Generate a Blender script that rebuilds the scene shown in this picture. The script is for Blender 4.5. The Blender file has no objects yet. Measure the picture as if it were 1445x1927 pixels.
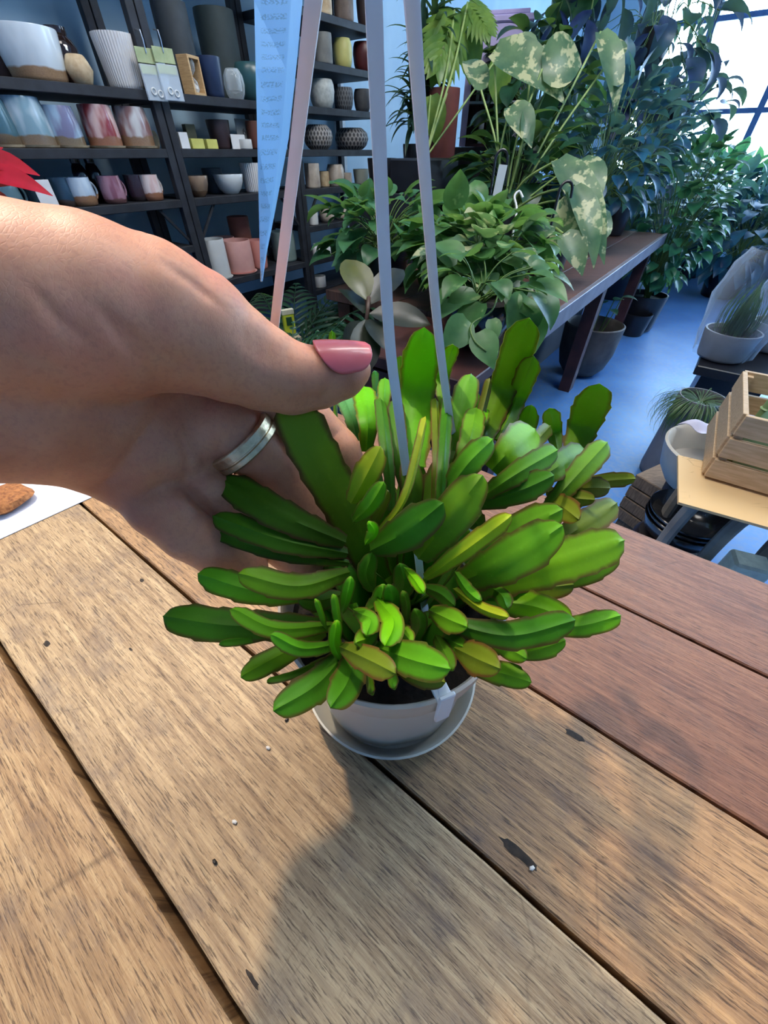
import bpy, math, random
import numpy as np
from mathutils import Vector, Matrix

# ------------------------------------------------------------------ camera, world, light, exposure
SC = bpy.context.scene
COL = SC.collection
PITCH = math.radians(43.08); FPX = 725.0; EYE = 1.165
cam_d = bpy.data.cameras.new('camera'); cam = bpy.data.objects.new('camera', cam_d); COL.objects.link(cam)
cam.location = (0, 0, EYE); cam.rotation_euler = (math.pi/2 - PITCH, 0, 0)
cam_d.sensor_fit = 'HORIZONTAL'; cam_d.sensor_width = 36; cam_d.lens = 36*FPX/1445; cam_d.clip_start = .01
SC.camera = cam
SC.view_settings.view_transform = 'Standard'; SC.view_settings.look = 'None'
SC.view_settings.gamma = 1; SC.view_settings.use_curve_mapping = False; SC.view_settings.exposure = 0.15
w = bpy.data.worlds.new('world'); SC.world = w; w.use_nodes = True
w.node_tree.nodes['Background'].inputs[0].default_value = (.62, .84, 1, 1)
w.node_tree.nodes['Background'].inputs[1].default_value = 9.0

def W(S, D, z): return Vector((.6*S - .8*D, .8*S + .6*D, z))       # room frame: S along the shelf wall, D towards it
ROT = math.atan2(.8, .6)

def light(name, kind, loc, target, energy, color, size=1, size_y=None, spot=None, blend=.3):
    d = bpy.data.lights.new(name, kind); d.energy = energy; d.color = color
    if kind == 'AREA':
        d.size = size
        if size_y: d.shape = 'RECTANGLE'; d.size_y = size_y
    else: d.shadow_soft_size = size
    if spot: d.spot_size = math.radians(spot); d.spot_blend = blend
    o = bpy.data.objects.new(name, d); COL.objects.link(o); o.location = loc
    o.rotation_euler = (Vector(target) - Vector(loc)).to_track_quat('-Z', 'Y').to_euler()
    return o
light('track_spot_light', 'SPOT', (-.55, .95, 2.5), (0, .02, .9), 96, (1, .80, .58), size=.035, spot=60, blend=.6)
light('window_daylight', 'AREA', W(8.35, -1.6, 2.1), W(0, -.5, .3), 165, (.20, .48, 1), 4.6, 2.6)
light('ceiling_panel_light', 'AREA', W(.5, 1.0, 3.4), W(.3, .1, .9), 48, (1, .94, .88), 1.4, 1.4)
light('shelf_wall_light', 'AREA', W(1.9, .2, 3.2), W(2.0, 2.3, 1.0), 30, (1, .95, .9), 1.2, .4)
light('display_light', 'AREA', W(2.1, -.6, 3.3), W(2.4, 1.0, .9), 26, (.85, .95, 1), 1.0, .6)

# ------------------------------------------------------------------ pixel <-> world helpers (each call carries its own real distance)
cp, sp = math.cos(PITCH), math.sin(PITCH)
def ray(u, v):
    a = (u - 722.5)/FPX; b = (963.5 - v)/FPX
    return Vector((a, cp + b*sp, -sp + b*cp))
CAM = Vector((0, 0, EYE))
def P(u, v, Z): return CAM + ray(u, v)*Z
def PZ(u, v, z): r = ray(u, v); return CAM + r*((z - EYE)/r.z)
def PD(u, v, D): r = ray(u, v); return CAM + r*(D/(-.8*r.x + .6*r.y))
def depth(p): return (p - CAM).dot(Vector((0, cp, -sp)))

# ------------------------------------------------------------------ materials
MATS = {}
def nodes(name):
    m = bpy.data.materials.new(name); m.use_nodes = True
    nt = m.node_tree; b = nt.nodes['Principled BSDF']
    return m, nt, b
def N(nt, t, **k):
    n = nt.nodes.new(t)
    for a, v in k.items(): setattr(n, a, v)
    return n
def c4(c): return (c[0], c[1], c[2], 1)
def srgb(r, g, b):
    f = lambda x: ((x/255+.055)/1.055)**2.4 if x > 10 else x/255/12.92
    return (f(r), f(g), f(b))
def coords(nt, scale=(1, 1, 1), kind='Object', rnd=False):
    tc = N(nt, 'ShaderNodeTexCoord'); mp = N(nt, 'ShaderNodeMapping'); mp.inputs['Scale'].default_value = scale
    nt.links.new(tc.outputs[kind], mp.inputs['Vector'])
    if rnd:
        oi = N(nt, 'ShaderNodeObjectInfo'); m = N(nt, 'ShaderNodeMath', operation='MULTIPLY'); m.inputs[1].default_value = 37
        nt.links.new(oi.outputs['Random'], m.inputs[0]); cb = N(nt, 'ShaderNodeCombineXYZ')
        for i in range(3): nt.links.new(m.outputs[0], cb.inputs[i])
        nt.links.new(cb.outputs[0], mp.inputs['Location'])
    return mp.outputs[0]
def noise(nt, vec, scale, detail=4, rough=.55):
    n = N(nt, 'ShaderNodeTexNoise'); n.inputs['Scale'].default_value = scale; n.inputs['Detail'].default_value = detail
    n.inputs['Roughness'].default_value = rough; nt.links.new(vec, n.inputs['Vector']); return n.outputs[0]
def ramp(nt, fac, stops):
    r = N(nt, 'ShaderNodeValToRGB'); e = r.color_ramp.elements
    while len(e) < len(stops): e.new(.5)
    for i, (p, c) in enumerate(stops):
        e[i].position = p; e[i].color = c4(c) if len(c) == 3 else c
    nt.links.new(fac, r.inputs[0]); return r.outputs[0]
def mix(nt, fac, a, b, mode='MIX'):
    m = N(nt, 'ShaderNodeMix', data_type='RGBA', blend_type=mode)
    for s, x in ((0, fac), (6, a), (7, b)):
        if isinstance(x, (int, float)): m.inputs[s].default_value = x
        elif isinstance(x, tuple): m.inputs[s].default_value = c4(x)
        else: nt.links.new(x, m.inputs[s])
    return m.outputs[2]
def math_(nt, op, a, b=None, clamp=False):
    m = N(nt, 'ShaderNodeMath', operation=op); m.use_clamp = clamp
    for i, x in enumerate((a, b)):
        if x is None: continue
        if isinstance(x, (int, float)): m.inputs[i].default_value = x
        else: nt.links.new(x, m.inputs[i])
    return m.outputs[0]
def bump(nt, b, h, strength=.3, dist=.002):
    n = N(nt, 'ShaderNodeBump'); n.inputs['Strength'].default_value = strength; n.inputs['Distance'].default_value = dist
    nt.links.new(h, n.inputs['Height']); nt.links.new(n.outputs[0], b.inputs['Normal'])
def plain(name, c1, c2=None, scale=20, rough=.5, metal=0, sss=0, trans=0, alpha=1, bmp=0, stretch=(1, 1, 1), emit=0, bdist=.002, coat=0):
    if name in MATS: return MATS[name]
    m, nt, b = nodes(name); c2 = c2 or tuple(x*.8 for x in c1)
    v = coords(nt, stretch, rnd=False); n = noise(nt, v, scale)
    col = ramp(nt, n, [(.35, c2), (.65, c1)])
    nt.links.new(col, b.inputs['Base Color'])
    b.inputs['Roughness'].default_value = rough; b.inputs['Metallic'].default_value = metal
    b.inputs['Subsurface Weight'].default_value = sss
    b.inputs['Subsurface Radius'].default_value = (.01, .006, .003); b.inputs['Subsurface Scale'].default_value = .5
    b.inputs['Transmission Weight'].default_value = trans; b.inputs['Alpha'].default_value = alpha
    b.inputs['Coat Weight'].default_value = coat
    if bmp: bump(nt, b, n, bmp, bdist)
    MATS[name] = m; return m
def glaze(name, top, low, at, c2=None, rough=.25, soft=.02, wav=.03):
    """two-tone glazed ceramic: dipped glaze over a bare clay foot; split at a fraction of the height"""
    if name in MATS: return MATS[name]
    m, nt, b = nodes(name)
    v = coords(nt, kind='Generated'); s = N(nt, 'ShaderNodeSeparateXYZ'); nt.links.new(v, s.inputs[0])
    n = noise(nt, v, 3, 2); h = math_(nt, 'ADD', s.outputs[2], math_(nt, 'MULTIPLY', math_(nt, 'SUBTRACT', n, .5), wav*6))
    f = ramp(nt, h, [(max(0, at-soft), (0, 0, 0)), (at+soft, (1, 1, 1))])
    n2 = noise(nt, coords(nt, (1, 1, .35), 'Generated'), 2.6, 2); t = ramp(nt, n2, [(.42, top), (.58, c2 or top)])
    n3 = noise(nt, v, 40, 3); lo = ramp(nt, n3, [(.3, tuple(x*.75 for x in low)), (.7, low)])
    nt.links.new(mix(nt, f, lo, t), b.inputs['Base Color']); b.inputs['Roughness'].default_value = rough
    b.inputs['Coat Weight'].default_value = .3
    MATS[name] = m; return m
def leafmat(name, c1, c2, cream=None, amt=.55, rough=.35, scale=14, tr=.35):
    if name in MATS: return MATS[name]
    m, nt, b = nodes(name); v = coords(nt)
    col = ramp(nt, noise(nt, v, scale, 3), [(.35, c2), (.65, c1)])
    if cream:
        n = noise(nt, v, 13, 3, .7); col = mix(nt, ramp(nt, n, [(amt, (0, 0, 0)), (amt+.05, (1, 1, 1))]), col, cream)
    nt.links.new(col, b.inputs['Base Color']); b.inputs['Roughness'].default_value = rough
    t = N(nt, 'ShaderNodeBsdfTranslucent'); nt.links.new(mix(nt, .25, col, (.5, .9, .1)), t.inputs[0])
    ms = N(nt, 'ShaderNodeMixShader'); ms.inputs[0].default_value = tr
    nt.links.new(b.outputs[0], ms.inputs[1]); nt.links.new(t.outputs[0], ms.inputs[2])
    nt.links.new(ms.outputs[0], nt.nodes['Material Output'].inputs['Surface'])
    MATS[name] = m; return m
def glassmat(name, col=(.9, .95, 1), a=.15, rough=.05):
    if name in MATS: return MATS[name]
    m, nt, b = nodes(name); b.inputs['Base Color'].default_value = c4(col); b.inputs['Roughness'].default_value = rough
    t = N(nt, 'ShaderNodeBsdfTransparent'); ms = N(nt, 'ShaderNodeMixShader'); ms.inputs[0].default_value = a
    lw = N(nt, 'ShaderNodeLayerWeight'); lw.inputs[0].default_value = .35
    nt.links.new(math_(nt, 'ADD', math_(nt, 'MULTIPLY', lw.outputs['Facing'], .6), a, True), ms.inputs[0])
    nt.links.new(t.outputs[0], ms.inputs[1]); nt.links.new(b.outputs[0], ms.inputs[2])
    nt.links.new(ms.outputs[0], nt.nodes['Material Output'].inputs['Surface'])
    MATS[name] = m; return m

# ------------------------------------------------------------------ mesh builder
class MB:
    def __init__(s): s.v = []; s.f = []; s.uv = []; s.M = Matrix.Identity(4)
    def add(s, verts, faces, uvs=None):
        o = len(s.v); s.v += [tuple(s.M @ Vector(v)) for v in verts]; s.f += [tuple(i+o for i in f) for f in faces]
        s.uv += uvs if uvs else [(.5, .5)]*len(verts)
    def box(s, cx, cy, cz, sx, sy, sz, bev=0, rot=0):
        x, y, z = sx/2, sy/2, sz/2; b = min(bev, x*.45, y*.45, z*.45)
        R = Matrix.Translation((cx, cy, cz)) @ Matrix.Rotation(rot, 4, 'Z')
        if b <= 0:
            vs = [(a*x, c*y, d*z) for d in (-1, 1) for a, c in ((-1, -1), (1, -1), (1, 1), (-1, 1))]
            fs = [(3, 2, 1, 0), (4, 5, 6, 7), (0, 1, 5, 4), (1, 2, 6, 5), (2, 3, 7, 6), (3, 0, 4, 7)]
        else:
            ring = [(-x+b, -y), (x-b, -y), (x, -y+b), (x, y-b), (x-b, y), (-x+b, y), (-x, y-b), (-x, -y+b)]
            ins = [(-x+b, -y+b), (x-b, -y+b), (x-b, -y+b), (x-b, y-b), (x-b, y-b), (-x+b, y-b), (-x+b, y-b), (-x+b, -y+b)]
            vs = [(p[0], p[1], -z) for p in ins] + [(p[0], p[1], -z+b) for p in ring] + [(p[0], p[1], z-b) for p in ring] + [(p[0], p[1], z) for p in ins]
            fs = [tuple(range(7, -1, -1)), tuple(range(24, 32))]
            for k in range(3):
                for i in range(8): j = (i+1) % 8; fs.append((k*8+i, k*8+j, k*8+8+j, k*8+8+i))
        s.add([tuple(R @ Vector(v)) for v in vs], fs)
    def tube(s, pts, r, n=8, cap=True, flat=None):
        """pts list of Vector, r number or list; flat=(w,t,normal) makes a strap cross-section"""
        pts = [Vector(p) for p in pts]; m = len(pts); vs = []; prev = None
        for i, p in enumerate(pts):
            t = (pts[min(i+1, m-1)] - pts[max(i-1, 0)])
            t = t.normalized() if t.length > 1e-9 else Vector((0, 0, 1))
            if flat: a = Vector(flat[2]).cross(t).normalized()
            elif prev is None: a = t.orthogonal().normalized()
            else: a = (prev - t*prev.dot(t)).normalized()
            prev = a; b = t.cross(a)
            rr = r[i] if isinstance(r, (list, tuple)) else r
            for k in range(n):
                th = 2*math.pi*(k+.5)/n
                if flat: 
                    cx = math.copysign(abs(math.cos(th))**.5, math.cos(th)); sy = math.copysign(abs(math.sin(th))**.5, math.sin(th))
                    ww = flat[0][i] if isinstance(flat[0], (list, tuple)) else flat[0]
                    vs.append(tuple(p + a*cx*ww/2 + b*sy*flat[1]/2))
                else: vs.append(tuple(p + (a*math.cos(th) + b*math.sin(th))*rr))
        fs = [(i*n+k, i*n+(k+1) % n, (i+1)*n+(k+1) % n, (i+1)*n+k) for i in range(m-1) for k in range(n)]
        if cap: fs += [tuple(range(n-1, -1, -1)), tuple(range((m-1)*n, m*n))]
        s.add(vs, fs)
    def lathe(s, prof, n=40, c=(0, 0, 0), fn=None):
        vs = []; 
        for j, (r, z) in enumerate(prof):
            for k in range(n):
                th = 2*math.pi*k/n; rr = r*(fn(th, z, j) if fn else 1)
                vs.append((c[0]+rr*math.cos(th), c[1]+rr*math.sin(th), c[2]+z))
        m = len(prof)
        fs = [(i*n+k, i*n+(k+1) % n, (i+1)*n+(k+1) % n, (i+1)*n+k) for i in range(m-1) for k in range(n)]
        fs += [tuple(range(n-1, -1, -1))]
        if prof[-1][0] < 1e-4 or True: fs += [tuple(range((m-1)*n, m*n))]
        s.add(vs, fs)
    def build(s, name, mat, parent=None, smooth=True, origin=None, angle=40):
        me = bpy.data.meshes.new(name); o_ = Vector(origin) if origin is not None else Vector((0, 0, 0))
        me.from_pydata([tuple(Vector(v)-o_) for v in s.v], [], s.f); me.update()
        uvl = me.uv_layers.new(name='UVMap'); li = np.zeros(len(me.loops), dtype=np.int32)
        me.loops.foreach_get('vertex_index', li)
        uvl.data.foreach_set('uv', np.array(s.uv, dtype=np.float32)[li].ravel())
        me.polygons.foreach_set('use_smooth', [bool(smooth)]*len(me.polygons))
        if smooth and angle: me.set_sharp_from_angle(angle=math.radians(angle))
        me.materials.append(mat)
        o = bpy.data.objects.new(name, me); COL.objects.link(o); o.location = o_
        if parent is not None:
            o.parent = parent; o.matrix_parent_inverse = parent.matrix_basis.inverted()
        return o
def tag(o, label, cat, group=None):
    o['label'] = label; o['category'] = cat
    if group: o['group'] = group
    return o
def thing(name, label, cat, loc, rz=0, group=None):
    o = bpy.data.objects.new(name, None); COL.objects.link(o); o.location = loc; o.rotation_euler = (0, 0, rz)
    o.empty_display_size = .05
    return tag(o, label, cat, group)
def struct(o): o['kind'] = 'structure'; return o
RM = Matrix.Rotation(ROT, 4, 'Z')
def place(S, D, z): return Matrix.Translation(W(S, D, z)) @ RM        # local x = along shelves, y = towards the wall

# ------------------------------------------------------------------ room shell
def sd_box(name, S0, S1, D0, D1, z0, z1, m):
    mb = MB(); mb.M = RM; mb.box((S0+S1)/2, (D0+D1)/2, (z0+z1)/2, S1-S0, D1-D0, z1-z0); return struct(mb.build(name, m, smooth=False))
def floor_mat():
    m, nt, b = nodes('sealed concrete tinted by blue light'); v = coords(nt)
    c = ramp(nt, noise(nt, v, 2.2, 6), [(.3, srgb(64, 120, 190)), (.7, srgb(92, 150, 214))])  # blue of the window light and flare is put into the floor colour
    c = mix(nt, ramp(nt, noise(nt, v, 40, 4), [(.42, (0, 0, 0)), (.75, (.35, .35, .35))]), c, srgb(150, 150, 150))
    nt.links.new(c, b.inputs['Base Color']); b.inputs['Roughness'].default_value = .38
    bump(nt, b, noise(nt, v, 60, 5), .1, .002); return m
wallm = plain('white wall tinted by blue light', srgb(176, 204, 222), srgb(164, 194, 214), 3, .8)  # white walls; the blue light on them is mixed into the base colour
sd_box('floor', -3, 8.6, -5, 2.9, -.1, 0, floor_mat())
sd_box('ceiling', -3, 8.6, -5, 2.9, 3.6, 3.7, plain('white ceiling', (.6, .62, .64)))
sd_box('wall_left', -3, 8.6, 2.8, 2.9, 0, 3.6, wallm)
sd_box('wall_right', -3, 8.6, -5, -4.9, 0, 3.6, wallm)
sd_box('wall_back', -3, -2.9, -4.9, 2.8, 0, 3.6, wallm)
# far wall with a big shopfront window
mb = MB(); mb.M = RM
WD0, WD1, WZ0, WZ1 = -4.6, 2.05, .75, 3.45
for (d0, d1, z0, z1) in ((-4.9, 2.8, 0, WZ0), (-4.9, 2.8, WZ1, 3.6), (-4.9, WD0, WZ0, WZ1), (WD1, 2.8, WZ0, WZ1)):
    mb.box(8.55, (d0+d1)/2, (z0+z1)/2, .1, d1-d0, z1-z0)
struct(mb.build('wall_far', wallm, smooth=False))
mb = MB(); mb.M = RM
for d in (WD0+.03, -3.3, -2.0, -.75, .42, 1.3, WD1-.03): mb.box(8.5, d, (WZ0+WZ1)/2, .09, .07, WZ1-WZ0)
for z in (WZ0+.03, 1.55, 2.35, WZ1-.03): mb.box(8.5, (WD0+WD1)/2, z, .07, WD1-WD0, .05)
win = struct(mb.build('window_1', plain('blue grey window frame', srgb(70, 110, 160)), smooth=False))
mb = MB(); mb.M = RM; mb.box(8.5, (WD0+WD1)/2, (WZ0+WZ1)/2, .006, WD1-WD0, WZ1-WZ0)
mb.build('pane', glassmat('window glass', (.9, .95, 1), .03), win, smooth=False)

# ------------------------------------------------------------------ table of old boards
def wood_mat(name, light_, mid, dark, grey=.3, fine=1.0, cross=.5):
    m, nt, b = nodes(name); v = coords(nt, rnd=True)
    def st(sx, sy, sc, det=6, ro=.6):
        mp = N(nt, 'ShaderNodeMapping'); mp.inputs['Scale'].default_value = (sx, sy, 1); nt.links.new(v, mp.inputs['Vector'])
        return noise(nt, mp.outputs[0], sc, det, ro)
    warp = N(nt, 'ShaderNodeVectorMath', operation='SCALE')
    big = st(2.2, 14, 2.4, 4)
    g1 = st(9, 120, 3.0*fine, 8, .7)               # long fibres
    g2 = st(34, 480, 2.6*fine, 4, .65)             # pores and short dashes
    mg = st(1.5, 60, 6, 5, .6)
    xs = st(420, 22, 1.6, 3, .6)                   # saw marks across the board
    blot = st(10, 12, 3.0, 6, .65)
    col = ramp(nt, math_(nt, 'ADD', math_(nt, 'MULTIPLY', g1, .55), math_(nt, 'MULTIPLY', mg, .45)), [(.33, dark), (.48, mid), (.62, light_)])
    col = mix(nt, ramp(nt, big, [(.4, (.0, .0, .0)), (.7, (.55, .55, .55))]), col, light_)
    col = mix(nt, ramp(nt, g2, [(.37, (.8, .8, .8)), (.47, (0, 0, 0))]), col, tuple(x*.6 for x in dark))
    col = mix(nt, ramp(nt, xs, [(.3, (cross, cross, cross)), (.42, (0, 0, 0))]), col, tuple(x*.85 for x in mid))
    col = mix(nt, ramp(nt, blot, [(.52, (0, 0, 0)), (.74, (grey, grey, grey))]), col, srgb(96, 84, 82))
    vo = N(nt, 'ShaderNodeTexVoronoi'); vo.feature = 'DISTANCE_TO_EDGE'; vo.inputs['Scale'].default_value = 26
    mp = N(nt, 'ShaderNodeMapping'); mp.inputs['Scale'].default_value = (.45, 1, 1); mp.inputs['Rotation'].default_value = (0, 0, .5); nt.links.new(v, mp.inputs['Vector']); 
    nt.links.new(mp.outputs[0], vo.inputs['Vector'])
    crk = math_(nt, 'MULTIPLY', ramp(nt, vo.outputs['Distance'], [(0, (1, 1, 1)), (.012, (0, 0, 0))]), ramp(nt, st(9, 9, 2), [(.5, (0, 0, 0)), (.66, (.45, .45, .45))]))
    col = mix(nt, crk, col, srgb(50, 32, 22))
    nt.links.new(col, b.inputs['Base Color']); b.inputs['Roughness'].default_value = .55
    h = math_(nt, 'ADD', math_(nt, 'MULTIPLY', g1, .6), math_(nt, 'ADD', math_(nt, 'MULTIPLY', g2, .4), math_(nt, 'MULTIPLY', xs, .25)))
    bump(nt, b, h, .55, .0012); return m
w_gold = wood_mat('worn golden board', srgb(200, 168, 124), srgb(164, 130, 92), srgb(100, 72, 50), .5)
w_gold2 = wood_mat('worn pale board', srgb(202, 174, 134), srgb(166, 138, 104), srgb(104, 80, 60), .6)
w_brown = wood_mat('worn brown board', srgb(196, 156, 110), srgb(146, 112, 80), srgb(78, 56, 40), .5, cross=.3)
w_red = wood_mat('reddish brown board', srgb(150, 106, 78), srgb(120, 80, 60), srgb(82, 52, 40), .25, cross=.2)
table = thing('counter_table', 'rustic counter of wide worn brown wooden boards under the hanging cactus', 'table', W(.1, 0, 0), ROT)
bounds = [(-.26, -.165, w_gold), (-.1615, -.0605, w_gold), (-.0565, .0485, w_gold2), (.0505, .1465, w_brown), (.148, .252, w_red), (.2535, .35, w_red)]
TZ = .9
for i, (s0, s1, m) in enumerate(bounds):
    random.seed(i+3); mb = MB(); nx = 60; L0, L1 = -1.1, .95
    xs = [L0+(L1-L0)*k/nx for k in range(nx+1)]
    vs = []
    for k, x in enumerate(xs):
        j0 = random.uniform(0, .0009) if s0 > -.1 and s0 < .0 else random.uniform(0, .0004); j1 = random.uniform(0, .0006)
        vs += [(x, s0+.001+j0, 0), (x, s1-.001-j1, 0), (x, s1-j1, -.001), (x, s1-j1, -.035), (x, s0+j0, -.035), (x, s0+j0, -.001)]
    fs = [(a*6+q, a*6+(q+1) % 6, a*6+6+(q+1) % 6, a*6+6+q) for a in range(nx) for q in range(6)]
    fs += [tuple(range(6)), tuple(range(nx*6+5, nx*6-1, -1))]
    mb.add(vs, [f[::-1] for f in fs])
    ob = mb.build('board', m, None, smooth=False)
    # local frame: x along the board (+D), y across (+S)
    M = Matrix(((-.8, .6, 0, 0), (.6, .8, 0, 0), (0, 0, 1, TZ), (0, 0, 0, 1)))
    # keep handedness: flip x so that the frame is right handed
    M = Matrix(((.8, .6, 0, 0), (-.6, .8, 0, 0), (0, 0, 1, TZ), (0, 0, 0, 1)))
    ob.matrix_world = M; ob.parent = table; ob.matrix_parent_inverse = table.matrix_basis.inverted()
    ob.data.flip_normals()
darkwood = plain('dark stained wood', srgb(52, 36, 28), srgb(34, 24, 20), 30, .5)
mb = MB(); mb.M = RM
mb.box(.045, 0, TZ-.035-.03, .60, 1.9, .06); mb.build('under_frame', plain('black gap wood', srgb(20, 15, 13)), table, smooth=False)
for (s, d) in ((.31, -.9), (.31, .9), (-.22, -.9), (-.22, .9)):
    mb = MB(); mb.M = RM; mb.box(s, d, .4175, .07, .07, .835); mb.build('leg', darkwood, table, smooth=False)
# knots / nail marks pressed into the boards are small dark plugs of the wood itself
for (u, v, r, e) in ((88, 1212, .0028, 1.2), (267, 1092, .0022, 1.2), (1080, 1383, .0034, 1.8), (975, 1605, .0034, 3.0), (246, 1222, .0012, 1.7), (474, 1842, .0013, 4.0)):
    c = PZ(u, v, TZ); random.seed(int(u)); mb = MB(); vs = [(c.x, c.y, TZ+.00025)]; n = 14
    for k in range(n):
        th = 2*math.pi*k/n; q = r*random.uniform(.75, 1.15); d = Vector((.8, -.6, 0))*math.cos(th)*q*e + Vector((.6, .8, 0))*math.sin(th)*q*.7
        vs.append((c.x+d.x, c.y+d.y, TZ+.0001))
    mb.add(vs, [(0, k+1, (k+1) % n+1) for k in range(n)]); mb.build('knot', plain('dark knot wood', srgb(58, 46, 36), srgb(24, 18, 14), 300, .7), table)
random.seed(5)
for (u, v, lab) in ((405, 1622, 'tiny dark seed husk on the golden board left of the shadow'), (1000, 1634, 'tiny white chip lying beside the long knot on the brown board'), (505, 1408, 'tiny pale wood chip left of the pot saucer'),
                    (540, 1355, 'tiny black soil crumb just below the leftmost low stem tips'), (442, 1547, 'tiny dark speck of soil on the pale board')):
    c = PZ(u, v, TZ); white = 'white' in lab or 'pale' in lab; mb = MB(); r = .0011
    mb.lathe([(r*.3, -.0002), (r, .0003), (r*1.1, .0008), (r*.5, .0013)], 7, (c.x, c.y, TZ+.0003), lambda th, z, j: 1+.35*math.sin(2*th+u))
    tag(mb.build('wood_chip' if white else 'soil_crumb', plain('pale chip', (.85, .82, .76)) if white else plain('black crumb', (.02, .015, .01)), smooth=False, origin=(c.x, c.y, TZ)), lab, 'crumb')

# paper and bark piece at the left
mb = MB(); A = PZ(175, 936, TZ); B = PZ(0, 1016, TZ); dirx = (B-A).normalized(); nrm = Vector((-dirx.y, dirx.x, 0))
if nrm.y < 0: nrm = -nrm
pts = [A, A+dirx*.30, A+dirx*.30+nrm*.2, A+nrm*.2]
pts = [p+Vector((.0,0,0)) for p in pts]
mb.add([(p.x, p.y, TZ+.0004) for p in pts]+[(p.x, p.y, TZ+.001) for p in pts], [(3, 2, 1, 0), (4, 5, 6, 7), (0, 1, 5, 4), (1, 2, 6, 5), (2, 3, 7, 6), (3, 0, 4, 7)])
tag(mb.build('paper_sheet', plain('white paper', (.80, .84, .95), (.78, .82, .93), rough=.8), smooth=False), 'sheet of white paper lying on the counter under the wrist', 'paper')
c = PZ(-2, 955, TZ); random.seed(4)
mb = MB(); mb.M = Matrix.Translation((c.x, c.y, TZ+.001)) @ Matrix.Rotation(.5, 4, 'Z')
mb.lathe([(.002, 0), (.016, .001), (.021, .006), (.019, .011), (.010, .014), (.001, .015)], 28, (0, 0, 0), lambda th, z, j: (1+.55*abs(math.cos(th)))*(1+.06*math.sin(5*th+j)))
tag(mb.build('bark_piece', plain('rough brown bark', srgb(176, 116, 66), srgb(120, 72, 40), 260, .8, bmp=.6)), 'rough brown piece of bark lying on the white paper', 'bark')

# ------------------------------------------------------------------ the cactus
PC = Vector((.004, .117, TZ))           # pot axis on the table
plant = thing('hanging_cactus', 'bright green flat-stemmed cactus in a grey hanging pot with three plastic straps', 'potted plant', PC)
potm = plain('matt grey plastic', srgb(192, 184, 174), srgb(184, 176, 166), 8, .42)
mb = MB()
R1 = .0585
def lobes(th, z, j): return 1
mb.lathe([(.043, .005), (.0448, .0056), (.0462, .010), (.0482, .045), (.0497, .076), (.0503, .0805), (.0545, .0815), (.0555, .083), (.0572, .0965), (.0576, .0995), (.0562, .1), (.0548, .0975), (.0530, .084), (.049, .073), (.043, .014), (.001, .012)],
         72, PC, lambda th, z, j: (1-.045*max(0, math.cos(5*th+.6))*max(0, 1-z/.03)) if z < .03 else 1)
mb.build('pot', potm, plant, angle=35)
mb = MB()
mb.lathe([(.036, 0), (.0445, .0005), (.0502, .006), (.0546, .018), (.0554, .0205), (.0542, .0205), (.0492, .008), (.045, .003), (.001, .0025)], 72, PC)
mb.build('saucer', plain('pale grey plastic', srgb(206, 206, 196), srgb(198, 198, 190), 8, .4), plant)
# five small feet holding the pot in the saucer are hidden; soil
random.seed(1); mb = MB(); vs = [(PC.x, PC.y, TZ+.088)]; fs = []; nr, nt_ = 8, 36
for j in range(1, nr+1):
    for k in range(nt_):
        th = 2*math.pi*k/nt_; r = .0534*j/nr; vs.append((PC.x+r*math.cos(th), PC.y+r*math.sin(th), TZ+.084+random.uniform(0, .005)*(j < nr)))
fs += [(0, 1+k, 1+(k+1) % nt_) for k in range(nt_)]
fs += [(1+(j-1)*nt_+k, 1+j*nt_+k, 1+j*nt_+(k+1) % nt_, 1+(j-1)*nt_+(k+1) % nt_) for j in range(1, nr) for k in range(nt_)]
mb.add(vs, fs); mb.build('soil', plain('black potting soil', srgb(34, 26, 22), srgb(6, 5, 5), 220, .9, bmp=.8), plant)

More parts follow.
